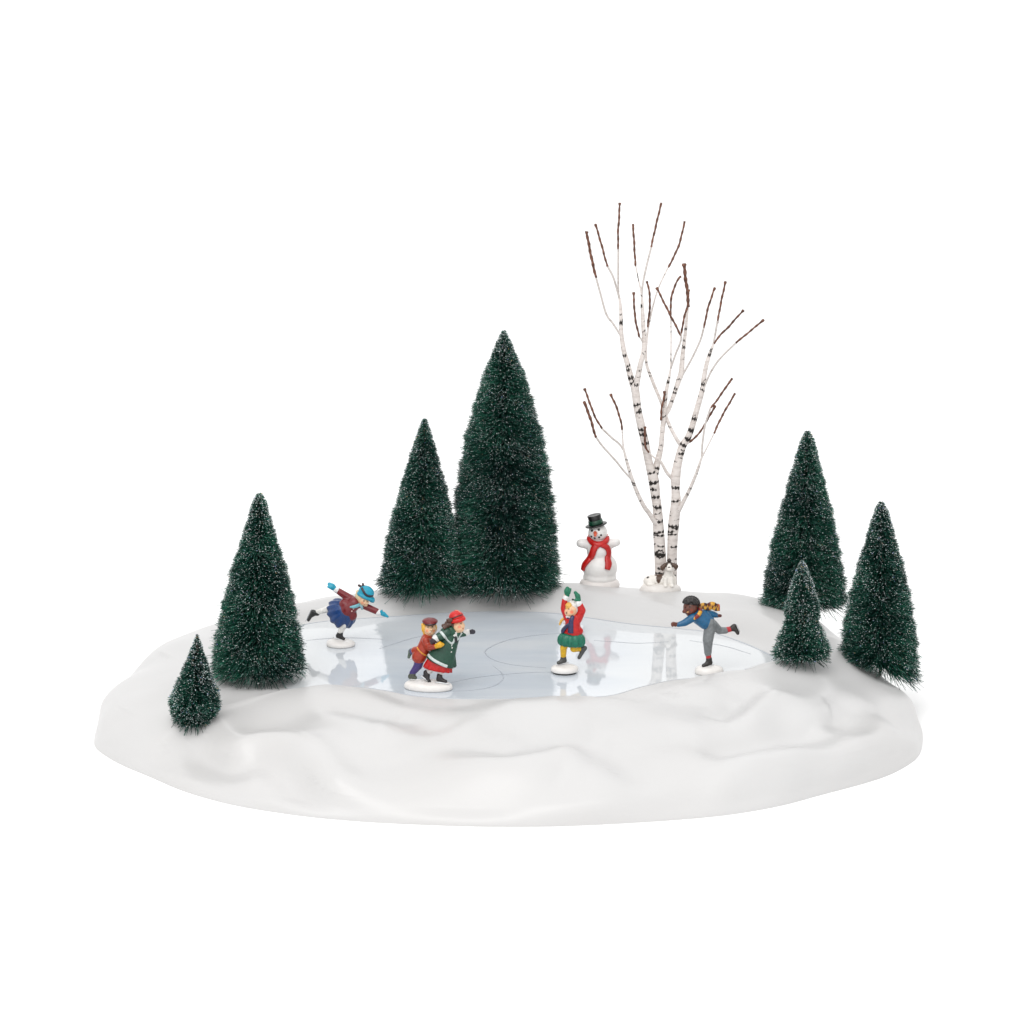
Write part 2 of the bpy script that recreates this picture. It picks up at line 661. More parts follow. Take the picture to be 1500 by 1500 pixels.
mk('snow_bank', V.reshape(-1, 3), q, SNOW, pond)

NI = 240
ua = np.linspace(-PI, PI, NI, endpoint=False)
rr = np.interp(ua, IA, IR) + 0.12
iv = [(CEN[0], CEN[1], ZI)] + [(CEN[0] + f * r_ * math.cos(a), CEN[1] + f * r_ * math.sin(a), ZI) for f in (0.5, 1.0) for a, r_ in zip(ua, rr)]
iv += [(CEN[0] + r_ * math.cos(a), CEN[1] + r_ * math.sin(a), ZI - 0.12) for a, r_ in zip(ua, rr)]
fc = [[0, 1 + k, 1 + (k + 1) % NI] for k in range(NI)]
for ringi in range(2):
    o = 1 + ringi * NI
    fc += [[o + k, o + NI + k, o + NI + (k + 1) % NI, o + (k + 1) % NI] for k in range(NI)]
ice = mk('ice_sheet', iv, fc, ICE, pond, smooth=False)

seam = [(CEN[0] + (r_ - 0.12) * math.cos(a), CEN[1] + (r_ - 0.12) * math.sin(a), ZI + 0.006) for a, r_ in zip(ua, rr)]
k0 = int(NI * 0.46)
seam = [seam[(i + k0) % NI] for i in range(NI)]
seam = [p for p in seam if p[1] > 2.5]
seam.sort(key=lambda p: math.atan2(p[1] - CEN[1], p[0] - CEN[0]) % (2 * PI))
gap = max(range(len(seam)), key=lambda i: (Vector(seam[i]) - Vector(seam[i - 1])).length)
seam = seam[gap:] + seam[:gap]
strap('edge_seam', seam, [(0, 0, 1)] * len(seam), 0.05, 0.012, (0, 0, 0), pond, mat=TRACK)
for line, w in [
        ([(838, 927), (790, 930), (746, 937), (718, 948), (711, 957), (727, 968), (760, 975), (800, 978)], 0.035),
        ([(722, 975), (735, 986), (736, 996), (720, 1006), (690, 1011), (655, 1013)], 0.03),
        ([(556, 950), (580, 942), (607, 934), (640, 928)], 0.04),
        ([(448, 938), (500, 934), (560, 936)], 0.03),
        ([(660, 1000), (700, 992), (760, 986), (810, 984)], 0.03),
        ([(870, 938), (900, 940), (935, 942), (980, 940)], 0.025),
        ([(1010, 938), (1060, 946), (1100, 958)], 0.025)]:
    pts = [on_z(x, y, ZI + 0.012) for x, y in line]
    pts = catmull([tuple(p) for p in pts], 10)
    mw = len(pts)
    wd = [w * 0.8 * (0.35 + 0.65 * math.sin(PI * min(1, max(0, i / (mw - 1))))) for i in range(mw)]
    strap('skate_line', pts, [(0, 0, 1)] * mw, wd, 0.006, (0, 0, 0), pond, mat=TRACK)

# ------------------------------------------------------------------ figures
class Fig:
    def __init__(s, ox, oy, sc, y0):
        s.ox, s.oy, s.sc, s.y0 = ox, oy, sc, y0
        s.k = px_size(y0) / sc

    def P(s, X, Y, d=0.0):
        return on_y(s.ox + X / s.sc, s.oy + Y / s.sc, s.y0 + d)

    def R(s, r):
        return r * s.k

    def cap(s, X0, Y0, d0, r0, X1, Y1, d1, r1, col=None):
        return C(s.P(X0, Y0, d0), s.R(r0), s.P(X1, Y1, d1), s.R(r1), col)

    def ell(s, X, Y, d, rx, ry, rz, rot=0.0, col=None):
        return E(s.P(X, Y, d), s.R(rx), s.R(ry), s.R(rz), math.radians(rot), col)

    def onto(s, bvh, line, lift=0.0, step=6, d=0.0):
        dense = catmull([(x, y, 0) for x, y in line], step)
        pts, nr = [], []
        for x, y, _ in dense:
            px, py = s.ox + x / s.sc, s.oy + y / s.sc
            dr = ray(px, py)
            h = bvh.ray_cast(EYE, dr)
            if h[0] is None:
                h = bvh.find_nearest(s.P(x, y, d))
            n = Vector(h[1])
            if n.dot(dr) > 0:
                n = -n
            pts.append(Vector(h[0]))
            nr.append(n)
        # soften
        for _ in range(2):
            pts = [pts[0]] + [(pts[i - 1] + pts[i] * 2 + pts[i + 1]) / 4 for i in range(1, len(pts) - 1)] + [pts[-1]]
            nr = [nr[0]] + [(nr[i - 1] + nr[i] * 2 + nr[i + 1]).normalized() for i in range(1, len(nr) - 1)] + [nr[-1]]
        pts = [p + n * lift for p, n in zip(pts, nr)]
        return pts, nr

    def band(s, name, bvh, line, hw, th, col, parent, colf=None, lift=None, label=None):
        pts, nr = s.onto(bvh, line, s.R(th) * 0.5 if lift is None else s.R(lift))
        w = s.R(hw) if not hasattr(hw, '__len__') else [s.R(x) for x in np.interp(np.linspace(0, 1, len(pts)), np.linspace(0, 1, len(hw)), hw)]
        return strap(name, pts, nr, w, s.R(th), col, parent, colf=colf, label=label)

    def spot(s, bvh, X, Y, r, col):
        dr = ray(s.ox + X / s.sc, s.oy + Y / s.sc)
        h = bvh.ray_cast(EYE, dr)
        p = h[0] if h[0] is not None else s.P(X, Y)
        return (p, s.R(r), col)


def fuse_bvh(prims, voxel=0.06):
    v, f = fuse(prims, voxel, 3)
    return BVHTree.FromPolygons([Vector(p) for p in v], f)


def stand(px, py, rx_px, ry_scale, h, parent, yaw=0.0, under=False, taper=0.9, rough=0.03, slope=0.0):
    """low white mound a figure is fixed on; px,py is the photo point of its foot's centre"""
    c = on_z(px, py, ZI)
    k = px_size(c.y)
    rx = rx_px * k
    ry = rx * ry_scale
    verts, faces = [], []
    n = 56
    prof = [(0.95, 0.0), (0.99, 0.06), (1.0, 0.22), (0.995, 0.42), (0.96, 0.62), (0.88, 0.78), (0.72, 0.9), (0.5, 0.97), (0.3, 1.03), (0.12, 1.06)]
    z0 = ZI + (0.10 if under else 0.01)
    for r, z in prof:
        for i in range(n):
            a = 2 * PI * i / n
            q = r * (1 + rough * math.sin(2 * a + 1) + rough * 0.7 * math.sin(3 * a + 2 * z))
            lx, ly = q * rx * math.cos(a), q * ry * math.sin(a)
            zz = z0 + z * h * (1 + slope * q * math.cos(a))
            verts.append((c.x + lx * math.cos(yaw) - ly * math.sin(yaw), c.y + lx * math.sin(yaw) + ly * math.cos(yaw), zz))
    mm = len(prof)
    for i in range(mm - 1):
        for j in range(n):
            faces.append([i * n + j, i * n + (j + 1) % n, (i + 1) * n + (j + 1) % n, (i + 1) * n + j])
    verts.append((c.x, c.y, z0))
    verts.append((c.x, c.y, z0 + 1.06 * h))
    for j in range(n):
        faces.append([len(verts) - 2, (j + 1) % n, j])
        faces.append([len(verts) - 1, (mm - 1) * n + j, (mm - 1) * n + (j + 1) % n])
    o = mk('stand', verts, faces, GLAZE, parent, lin((230, 227, 224)))
    if under:
        vs, fs = [], []
        for z in (ZI + 0.005, z0 + 0.02):
            for i in range(n):
                a = 2 * PI * i / n
                vs.append((c.x + rx * 0.86 * math.cos(a), c.y + ry * 0.86 * math.sin(a), z))
        for j in range(n):
            fs.append([j, (j + 1) % n, n + (j + 1) % n, n + j])
        fs.append(list(range(n))[::-1])
        fs.append([n + j for j in range(n)])
        mk('magnet_foot', vs, fs, PAINT, parent, lin((40, 38, 36)), smooth=False)
    return o


def boot(f, ankle, heel, toe, col, parent, r=36, top=None, blade=(0, 16), name='skate_boot'):
    """ankle/heel/toe = (X, Y, d) in the figure's own picture units"""
    top = top or ankle
    pr = [f.cap(*top, r * 1.05, *ankle, r, ), f.cap(*ankle, r, *heel, r * 0.92), f.cap(*heel, r * 0.85, *toe, r * 0.62),
          f.cap(*ankle, r * 0.9, (heel[0] + toe[0]) / 2, (heel[1] + toe[1]) / 2, (heel[2] + toe[2]) / 2, r * 0.8)]
    o = blob(name, pr, col, parent, 0.035, 3)
    return o


def blade(f, a, b_, parent, w=11):
    pts = [f.P(*a), f.P(*b_)]
    T = (pts[1] - pts[0]).normalized()
    N = Vector((0, -1, 0)) - T * T.dot(Vector((0, -1, 0)))
    p = [pts[0].lerp(pts[1], i / 8) for i in range(9)]
    hw = [f.R(w) * (0.6 + 0.4 * math.sin(PI * i / 8)) for i in range(9)]
    return strap('skate_blade', p, [N] * 9, hw, f.R(w) * 0.8, (0, 0, 0), parent, mat=STEEL)


SKIN = (226, 186, 148)
LIPS = (176, 84, 70)

# ---------- girl gliding with one leg stretched back
c = on_z(499, 945.5, ZI)
f = Fig(430, 830, 9.375, c.y)
t = thing('skater_figurine', 'girl in turquoise hat and blue skirt gliding on one leg, arms spread', 'figurine', c, 'skater figurines on the ice')
stand(499, 945.5, 20.5, 0.95, 0.33, t, yaw=-0.15, slope=-0.15)
head = [f.ell(955, 430, 0, 92, 92, 92, 20, SKIN), f.ell(965, 478, -0.2, 72, 66, 58, 20, SKIN), f.cap(1015, 500, -0.36, 17, 1024, 508, -0.4, 11, SKIN),
        f.ell(985, 525, -0.2, 36, 36, 24, 20, SKIN)]
hb = fuse_bvh(head)
hose = (222, 220, 216)
body = head + [f.cap(930, 470, 0, 42, 860, 500, 0, 50, SKIN), f.cap(840, 510, 0, 80, 735, 600, 0, 95, hose),
               f.cap(730, 630, 0.05, 70, 690, 790, 0.02, 54, hose), f.cap(690, 790, 0.02, 54, 643, 900, 0, 38, hose),
               f.cap(700, 600, 0.05, 70, 500, 575, 0.35, 52, hose), f.cap(500, 575, 0.35, 50, 330, 628, 0.45, 36, hose),
               f.cap(800, 460, 0.2, 44, 600, 335, 0.3, 34, hose), f.cap(930, 520, 0.05, 36, 1170, 630, -0.1, 30, hose)]
sp = [f.spot(hb, 968, 472, 11, (60, 36, 26)), f.spot(hb, 1010, 482, 8, (60, 36, 26)), f.spot(hb, 978, 522, 10, LIPS), f.spot(hb, 945, 498, 18, (226, 150, 120))]
pe = blob('person', body, SKIN, t, 0.04, 3, spots=sp)
WINE = (116, 30, 36)
jk = blob('jacket', [f.cap(735, 590, 0, 112, 835, 505, 0, 92), f.cap(700, 520, 0, 78, 800, 670, 0, 74), f.cap(790, 450, 0.22, 62, 890, 515, 0.0, 62),
                     f.cap(800, 455, 0.22, 60, 622, 340, 0.3, 46), f.cap(930, 520, 0.05, 50, 1145, 617, -0.1, 44)], WINE, pe, 0.045, 4)
sk = lathe('skirt', f.P(765, 575, -0.05), f.P(640, 655, 0.55), [(0, f.R(108)), (0.2, f.R(150)), (0.5, f.R(196)), (0.8, f.R(218)), (1.0, f.R(219)), (1.03, f.R(200)), (0.85, f.R(165))],
           (25, 60, 114), pe, 110, (13, 0.06, -0.1), 0.95)
for a, b_, d in (((597, 327), (580, 318), 0.3), ((1152, 622), (1172, 632), -0.1)):
    blob('cuff', [f.cap(*a, d, 44, *b_, d, 42)], (224, 224, 224), pe, 0.04, 2)
TURQ = (22, 150, 178)
blob('mitten', [f.cap(565, 305, 0.3, 34, 530, 275, 0.3, 46), f.cap(530, 275, 0.3, 46, 490, 240, 0.32, 26), f.cap(520, 290, 0.2, 26, 475, 278, 0.18, 16)], TURQ, pe, 0.035, 2)
blob('mitten', [f.cap(1190, 628, -0.1, 30, 1235, 652, -0.11, 34), f.cap(1235, 652, -0.11, 32, 1295, 688, -0.12, 15), f.cap(1200, 625, -0.18, 20, 1215, 600, -0.2, 12)], TURQ, pe, 0.035, 2)
blob('hair', [f.ell(905, 405, 0.05, 62, 80, 80), f.ell(890, 350, 0.05, 38, 50, 36), f.cap(880, 440, 0, 40, 868, 500, 0, 24)], (214, 196, 160), pe, 0.04, 2)
hat = blob('hat', [f.ell(1000, 350, 0, 112, 108, 88, 28), f.ell(992, 405, 0, 138, 128, 38, 24), f.ell(1066, 452, -0.04, 58, 66, 34, 40), f.ell(905, 370, 0, 40, 70, 46, 10)], TURQ, pe, 0.04, 3)
f.band('hat_band', bvh_of(hat), [(938, 292), (955, 330), (985, 378), (1030, 406), (1085, 404)], 17, 7, (48, 40, 50), pe)
blob('hat_bow', [f.cap(950, 288, 0, 13, 898, 258, 0, 19), f.cap(960, 285, 0, 13, 952, 236, 0, 16), f.cap(960, 282, 0, 13, 985, 268, 0, 13)], (58, 38, 40), pe, 0.035, 1)
jb = bvh_of(jk)
f.band('scarf', jb, [(772, 556), (815, 552), (860, 540), (905, 520)], [8, 22, 26, 24], 16, (116, 178, 190), pe)
f.band('scarf', jb, [(900, 515), (930, 540), (945, 575)], [24, 22, 18], 16, (150, 190, 200), pe)
for q in ((822, 580), (800, 612)):
    p = f.spot(jb, *q, 8, (0, 0, 0))[0]
    blob('button', [E(p, f.R(12), f.R(12), f.R(12))], (220, 190, 180), pe, 0.02, 1)
BLK = (36, 35, 36)
boot(f, (648, 900, 0), (610, 950, 0), (690, 990, -0.05), BLK, pe, 36)
blade(f, (540, 972, -0.02), (755, 1040, -0.08), pe, 12)
boot(f, (300, 640, 0.45), (268, 620, 0.45), (205, 735, 0.45), (42, 42, 42), pe, 36, top=(328, 640, 0.45))
blade(f, (245, 580, 0.45), (168, 748, 0.45), pe, 10)

# ---------- boy and girl skating together on one stand
c = on_z(627, 1009, ZI)
f = Fig(570, 880, 10.0, c.y)
t = thing('skater_figurine', 'two children skating as a pair, girl in green coat held by boy in rust jacket', 'figurine', c, 'skater figurines on the ice')
stand(627, 1009, 35.5, 0.58, 0.46, t, yaw=-0.2, rough=0.02)
g = -0.25
head = [f.ell(1015, 370, g, 92, 92, 100, 0, SKIN), f.ell(1045, 400, g - 0.06, 62, 62, 60, 0, SKIN), f.cap(1088, 352, g - 0.1, 20, 1100, 368, g - 0.1, 15, SKIN),
        f.ell(1048, 438, g - 0.05, 36, 36, 30, 0, SKIN), f.ell(1078, 405, g - 0.08, 18, 20, 12, 0, SKIN)]
hb = fuse_bvh(head)
white = (214, 214, 212)
body = head + [f.cap(980, 440, g, 52, 950, 500, g, 58, white), f.cap(940, 500, g, 85, 800, 850, g, 130, white),
               f.cap(720, 900, g + 0.1, 60, 560, 1060, g + 0.2, 44, white), f.cap(800, 900, g, 60, 735, 1120, g, 40, white),
               f.cap(1000, 490, g + 0.2, 44, 1190, 455, g + 0.4, 34, white), f.cap(830, 480, g - 0.3, 44, 680, 560, g - 0.35, 34, white)]
sp = [f.spot(hb, 1052, 335, 11, (70, 44, 30)), f.spot(hb, 1094, 330, 7, (70, 44, 30)), f.spot(hb, 1082, 405, 11, LIPS), f.spot(hb, 1030, 385, 22, (232, 150, 120)),
      f.spot(hb, 1052, 312, 8, (110, 66, 40))]
pe = blob('person', body, SKIN, t, 0.04, 3, spots=sp)
pe['label'] = 'girl in green coat and red hat'
GRN = (26, 70, 54)
coat = lathe('coat', f.P(945, 425, g), f.P(750, 900, g), [(0, f.R(60)), (0.06, f.R(100)), (0.16, f.R(128)), (0.35, f.R(140)), (0.6, f.R(165)), (0.85, f.R(198)), (1.0, f.R(216)), (1.02, f.R(206)), (0.94, f.R(180))],
             GRN, pe, 80, (5, 0.035, 0.3), 0.72)
fl = blob('coat_flap', [f.cap(935, 800, g, 40, 958, 950, g - 0.1, 34), f.cap(900, 850, g, 50, 950, 950, g - 0.1, 30)], (24, 62, 50), pe, 0.04, 3)
sl = blob('sleeve', [f.cap(985, 490, g + 0.2, 62, 1115, 478, g + 0.35, 44)], GRN, pe, 0.04, 3)
sr = blob('sleeve', [f.cap(850, 460, g - 0.25, 72, 720, 535, g - 0.42, 60)], GRN, pe, 0.04, 3)
cape = blob('cape_collar', [f.cap(900, 440, g, 100, 960, 520, g, 60), f.cap(800, 440, g - 0.2, 48, 905, 580, g - 0.3, 40), f.cap(1000, 470, g, 50, 960, 560, g - 0.2, 34)], (28, 76, 56), pe, 0.045, 4)
cb = bvh_of(coat, cape, sl, sr)
TRIM = (196, 206, 204)
f.band('trim', cb, [(735, 442), (770, 470), (812, 525), (860, 580), (918, 622), (955, 575), (985, 515)], 20, 8, TRIM, pe)
f.band('trim', cb, [(985, 520), (1003, 575), (1030, 520), (1065, 470)], 13, 7, TRIM, pe)
f.band('trim', bvh_of(coat), [(574, 790), (610, 832), (660, 872), (730, 912), (800, 944), (850, 962)], 22, 9, TRIM, pe)
blob('bow', [f.cap(975, 540, g - 0.42, 22, 985, 600, g - 0.45, 20)], (20, 26, 28), pe, 0.035, 1)
for q in ((922, 690), (912, 750)):
    p = f.spot(cb, *q, 8, (0, 0, 0))[0]
    blob('button', [E(p, f.R(12), f.R(12), f.R(12))], (214, 214, 210), pe, 0.02, 1)
blob('collar', [f.cap(930, 415, g - 0.12, 26, 965, 470, g - 0.2, 22), f.cap(965, 470, g - 0.2, 18, 975, 485, g - 0.22, 10)], (216, 212, 210), pe, 0.035, 2)
blob('cuff', [f.cap(1130, 470, g + 0.36, 48, 1152, 460, g + 0.38, 46)], white, pe, 0.035, 2)
blob('cuff', [f.cap(695, 548, g - 0.44, 60, 680, 560, g - 0.46, 56)], white, pe, 0.035, 2)
DK = (44, 42, 52)
blob('mitten', [f.cap(1180, 458, g + 0.38, 34, 1232, 455, g + 0.4, 36), f.cap(1200, 440, g + 0.3, 20, 1222, 425, g + 0.28, 13)], DK, pe, 0.035, 2)
blob('mitten', [f.cap(668, 575, g - 0.5, 48, 640, 590, g - 0.5, 44), f.cap(640, 610, g - 0.5, 30, 620, 620, g - 0.5, 22)], (52, 36, 46), pe, 0.035, 2)
lathe('skirt', f.P(740, 860, g), f.P(712, 1010, g), [(0, f.R(170)), (0.4, f.R(192)), (0.8, f.R(208)), (1.0, f.R(208)), (1.02, f.R(190)), (0.8, f.R(160))], (184, 18, 15), pe, 90, (13, 0.055, 0.1), 0.6)
rc = random.Random(2)
curls = [f.ell(890 - 90 * u_ * w_ + 20 * rc.uniform(-1, 1), 270 + 120 * u_ + 14 * rc.uniform(-1, 1), g - 0.12 + 0.3 * rc.uniform(-1, 1), 27, 27, 25) for u_ in (0, .12, .25, .38, .5, .62, .75, .88, 1) for w_ in (0.05, 0.4, 0.75, 1.05)]
blob('hair', curls + [f.ell(955, 350, g + 0.1, 70, 90, 84), f.ell(800, 365, g + 0.1, 36, 40, 32)], (84, 56, 46), pe, 0.035, 1)
RED = (190, 17, 14)
hat = blob('hat', [f.ell(985, 235, g, 112, 104, 92, 0), f.ell(1000, 265, g, 110, 104, 60, -10)], RED, pe, 0.04, 3)
hv = bvh_of(hat)
f.band('hat_brim', hv, [(905, 302), (960, 300), (1020, 288), (1080, 268), (1128, 246)], 30, 18, (200, 22, 16), pe)
f.band('hat_band', hv, [(890, 262), (950, 250), (1010, 225), (1070, 205)], 8, 5, (60, 30, 26), pe)
f.band('hat_ribbon', hv, [(960, 148), (1005, 150), (1050, 185)], 8, 8, (214, 120, 104), pe)
BLK = (38, 35, 36)
boot(f, (560, 1080, g + 0.15), (530, 1110, g + 0.15), (590, 1185, g), BLK, pe, 44, top=(545, 1055, g + 0.18))
boot(f, (735, 1120, g - 0.1), (725, 1150, g - 0.1), (830, 1182, g - 0.2), BLK, pe, 42, top=(740, 1095, g - 0.05))
blade(f, (462, 1092, g + 0.1), (625, 1222, g - 0.1), pe, 12)
blade(f, (668, 1190, g - 0.15), (888, 1218, g - 0.25), pe, 14)
# the boy behind her
g = 0.28
head = [f.ell(600, 420, g, 96, 92, 100, 0, SKIN), f.ell(612, 450, g - 0.08, 70, 66, 62, 0, SKIN), f.cap(618, 415, g - 0.36, 15, 620, 432, g - 0.4, 13, SKIN),
        f.ell(612, 488, g - 0.12, 38, 36, 24, 0, SKIN)]
hb = fuse_bvh(head)
body = head + [f.cap(595, 490, g, 50, 560, 540, g, 60, (200, 160, 60)), f.cap(550, 560, g, 70, 470, 740, g, 76, (70, 54, 110)),
               f.cap(460, 780, g, 88, 425, 950, g, 66, (66, 52, 112)), f.cap(425, 950, g, 64, 340, 1060, g, 46, (66, 52, 112)),
               f.cap(420, 770, g + 0.15, 66, 330, 740, g + 0.6, 44, (66, 52, 112)),
               f.cap(540, 590, g - 0.3, 50, 580, 680, g - 0.4, 44, SKIN), f.cap(580, 680, g - 0.5, 42, 690, 670, g - 1.1, 30, SKIN)]
sp = [f.spot(hb, 572, 388, 12, (66, 70, 50)), f.spot(hb, 636, 382, 12, (66, 70, 50)), f.spot(hb, 600, 460, 15, (236, 226, 214)), f.spot(hb, 600, 472, 9, LIPS), f.spot(hb, 556, 440, 20, (232, 150, 110)),
      f.spot(hb, 655, 440, 20, (232, 150, 110))]
pe = blob('person', body, SKIN, t, 0.04, 3, spots=sp)
pe['label'] = 'boy in rust jacket and dark red cap'
RUST = (160, 54, 34)
bj = blob('jacket', [f.cap(560, 560, g, 92, 500, 720, g, 104), f.cap(500, 720, g, 104, 440, 820, g, 110), f.cap(380, 730, g + 0.2, 60, 450, 740, g, 80),
                     f.cap(540, 580, g - 0.32, 60, 580, 680, g - 0.42, 58), f.cap(580, 682, g - 0.45, 56, 675, 668, g - 1.1, 42)], RUST, pe, 0.045, 4)
f.band('belt', bvh_of(bj), [(412, 685), (430, 715), (465, 755), (505, 785), (548, 804)], 12, 8, (214, 140, 52), pe)
blob('mitten', [f.cap(690, 665, g - 1.15, 36, 745, 645, g - 1.25, 46), f.cap(745, 645, g - 1.25, 42, 785, 642, g - 1.2, 26), f.cap(720, 640, g - 1.2, 20, 745, 608, g - 1.22, 16)], (214, 160, 30), pe, 0.035, 2)
blob('hair', [f.ell(520, 400, g + 0.1, 52, 80, 80), f.cap(492, 350, g, 26, 520, 480, g, 26), f.ell(672, 400, g + 0.12, 34, 70, 66)], (220, 168, 56), pe, 0.04, 2)
cap = blob('cap', [f.ell(598, 300, g, 118, 112, 50, 2), f.ell(596, 318, g, 100, 104, 44, 0), f.ell(605, 336, g - 0.1, 94, 104, 24, -3, (46, 24, 28))], (110, 28, 32), pe, 0.04, 3)
GB = (78, 82, 72)
boot(f, (345, 1070, g), (315, 1110, g), (385, 1128, g - 0.05), GB, pe, 46)
blade(f, (300, 1150, g - 0.08), (462, 1158, g - 0.1), pe, 12)
boot(f, (315, 745, g + 0.6), (322, 730, g + 0.62), (288, 825, g + 0.6), (88, 102, 88), pe, 38)
blade(f, (340, 850, g + 0.62), (270, 862, g + 0.62), pe, 10)

# ---------- girl with both arms raised
c = on_z(827.5, 985.5, ZI)
f = Fig(770, 840, 8.824, c.y)
t = thing('skater_figurine', 'girl in red jacket, green skirt and yellow stockings with both mittens raised overhead', 'figurine', c, 'skater figurines on the ice')
stand(827, 985.5, 20, 0.88, 0.36, t, under=True, rough=0.015)
head = [f.ell(590, 462, 0, 88, 88, 96, 0, SKIN), f.ell(565, 500, -0.14, 62, 58, 56, 0, SKIN), f.cap(528, 480, -0.36, 15, 518, 492, -0.38, 12, SKIN), f.ell(553, 535, -0.12, 34, 34, 26, 0, SKIN)]
hb = fuse_bvh(head)
YEL = (214, 168, 24)
body = head + [f.cap(590, 530, 0, 42, 600, 580, 0, 52, SKIN), f.cap(605, 600, 0, 85, 600, 800, 0, 95, YEL),
               f.cap(545, 830, -0.1, 56, 490, 960, -0.08, 48, YEL), f.cap(490, 960, -0.08, 46, 487, 1085, 0, 36, YEL),
               f.cap(650, 860, 0, 56, 620, 975, -0.12, 46, YEL), f.cap(625, 975, -0.1, 44, 705, 975, 0.2, 36, YEL),
               f.cap(540, 580, 0, 44, 490, 430, 0.05, 36, SKIN), f.cap(490, 430, 0.05, 34, 520, 290, 0, 28, SKIN),
               f.cap(675, 580, 0, 44, 730, 470, -0.1, 38, SKIN), f.cap(730, 470, -0.1, 36, 690, 370, -0.15, 28, SKIN)]
sp = [f.spot(hb, 556, 458, 11, (90, 60, 34)), f.spot(hb, 519, 455, 8, (90, 60, 34)), f.spot(hb, 527, 512, 12, (110, 50, 44)), f.spot(hb, 596, 500, 24, (232, 130, 96))]
pe = blob('person', body, SKIN, t, 0.04, 3, spots=sp)
RD = (188, 18, 16)
jk = blob('jacket', [f.cap(605, 600, 0, 92, 612, 750, 0, 108), f.cap(540, 745, 0, 62, 690, 745, 0, 56), f.cap(550, 590, 0, 52, 500, 470, 0.04, 46), f.cap(496, 455, 0.04, 46, 505, 345, 0, 38),
                     f.cap(672, 590, -0.02, 60, 728, 478, -0.12, 50), f.cap(728, 478, -0.12, 50, 704, 412, -0.15, 42)], RD, pe, 0.045, 4)
lathe('skirt', f.P(600, 770), f.P(588, 925), [(0, f.R(120)), (0.15, f.R(152)), (0.4, f.R(172)), (0.7, f.R(174)), (0.95, f.R(160)), (1.02, f.R(146)), (0.8, f.R(120))],
      (10, 104, 80), pe, 110, (13, 0.085, -0.4), 0.8)
jb = bvh_of(jk)
NAVY = (42, 44, 84)
f.band('scarf', jb, [(612, 555), (590, 610), (585, 690), (582, 770)], [24, 30, 34, 38], 16, NAVY, pe)
f.band('scarf', jb, [(575, 650), (530, 690), (490, 740), (470, 790)], [22, 28, 34, 34], 20, (44, 48, 80), pe)
blob('scarf', [f.cap(545, 575, -0.22, 18, 600, 590, -0.25, 22), f.cap(600, 590, -0.25, 22, 640, 550, -0.12, 20)], (38, 36, 74), pe, 0.035, 2)
blob('collar', [f.cap(535, 560, -0.18, 20, 590, 575, -0.24, 18)], (214, 212, 214), pe, 0.035, 2)
MG = (6, 104, 76)
for a in ((516, 322, 0.0, 40, 524, 306, 0.0, 38), (688, 392, -0.16, 44, 680, 376, -0.17, 40)):
    blob('cuff', [f.cap(*a)], (222, 222, 222), pe, 0.035, 2)
blob('mitten', [f.cap(538, 285, 0, 30, 535, 230, 0, 42), f.cap(535, 230, 0, 38, 540, 195, 0, 28), f.cap(560, 250, -0.05, 22, 582, 200, -0.06, 13)], MG, pe, 0.035, 2)
blob('mitten', [f.cap(684, 345, -0.17, 32, 672, 290, -0.17, 36), f.cap(672, 290, -0.17, 32, 642, 246, -0.17, 22), f.cap(660, 340, -0.25, 20, 632, 345, -0.27, 13)], MG, pe, 0.035, 2)
blob('hair', [f.ell(560, 415, -0.12, 50, 56, 44), f.ell(545, 445, -0.2, 26, 30, 34), f.ell(620, 470, 0.08, 70, 70, 84), f.cap(520, 560, 0.15, 18, 462, 610, 0.2, 20), f.cap(462, 610, 0.2, 20, 440, 660, 0.2, 14)], (220, 172, 84), pe, 0.035, 1)
hat = blob('hat', [f.ell(612, 420, 0.1, 86, 92, 90, 20), f.ell(645, 460, 0.1, 46, 84, 70, 10)], (214, 210, 206), pe, 0.04, 3)
blob('hat_bow', [f.cap(640, 352, 0, 12, 608, 338, 0, 15), f.cap(640, 352, 0, 12, 662, 362, -0.05, 14)], (20, 40, 36), pe, 0.035, 1)
for q in ((498, 648), (486, 620)):
    p = f.spot(jb, *q, 8, (0, 0, 0))[0]
    blob('button', [E(p, f.R(11), f.R(11), f.R(11))], (222, 214, 210), pe, 0.02, 1)
GB = (66, 66, 64)
boot(f, (488, 1098, 0), (500, 1125, 0), (422, 1155, -0.15), GB, pe, 38, top=(488, 1085, 0))
blade(f, (392, 1182, -0.15), (556, 1148, 0), pe, 11)
boot(f, (722, 975, 0.2), (762, 965, 0.22), (690, 1088, 0.05), (70, 72, 72), pe, 38)
blade(f, (780, 960, 0.3), (704, 1106, 0.12), pe, 10)

# ---------- boy with flying scarf
c = on_z(1039, 986, ZI)
f = Fig(960, 850, 9.375, c.y)
DARKSKIN = (98, 52, 38)
t = thing('skater_figurine', 'boy in blue sweater and grey trousers leaning forward, checked yellow scarf flying behind', 'figurine', c, 'skater figurines on the ice')
stand(1038.5, 986, 20.5, 0.85, 0.42, t, rough=0.03)
head = [f.ell(485, 370, 0, 104, 100, 108, 10, DARKSKIN), f.ell(465, 420, -0.12, 74, 70, 60, 10, DARKSKIN), f.cap(440, 392, -0.36, 18, 432, 405, -0.38, 15, DARKSKIN),
        f.ell(462, 470, -0.1, 42, 40, 26, 10, DARKSKIN), f.ell(390, 430, -0.1, 22, 26, 26, 0, DARKSKIN), f.ell(558, 400, -0.2, 18, 12, 28, 0, (84, 42, 32))]
hb = fuse_bvh(head)
GREY = (116, 120, 122)
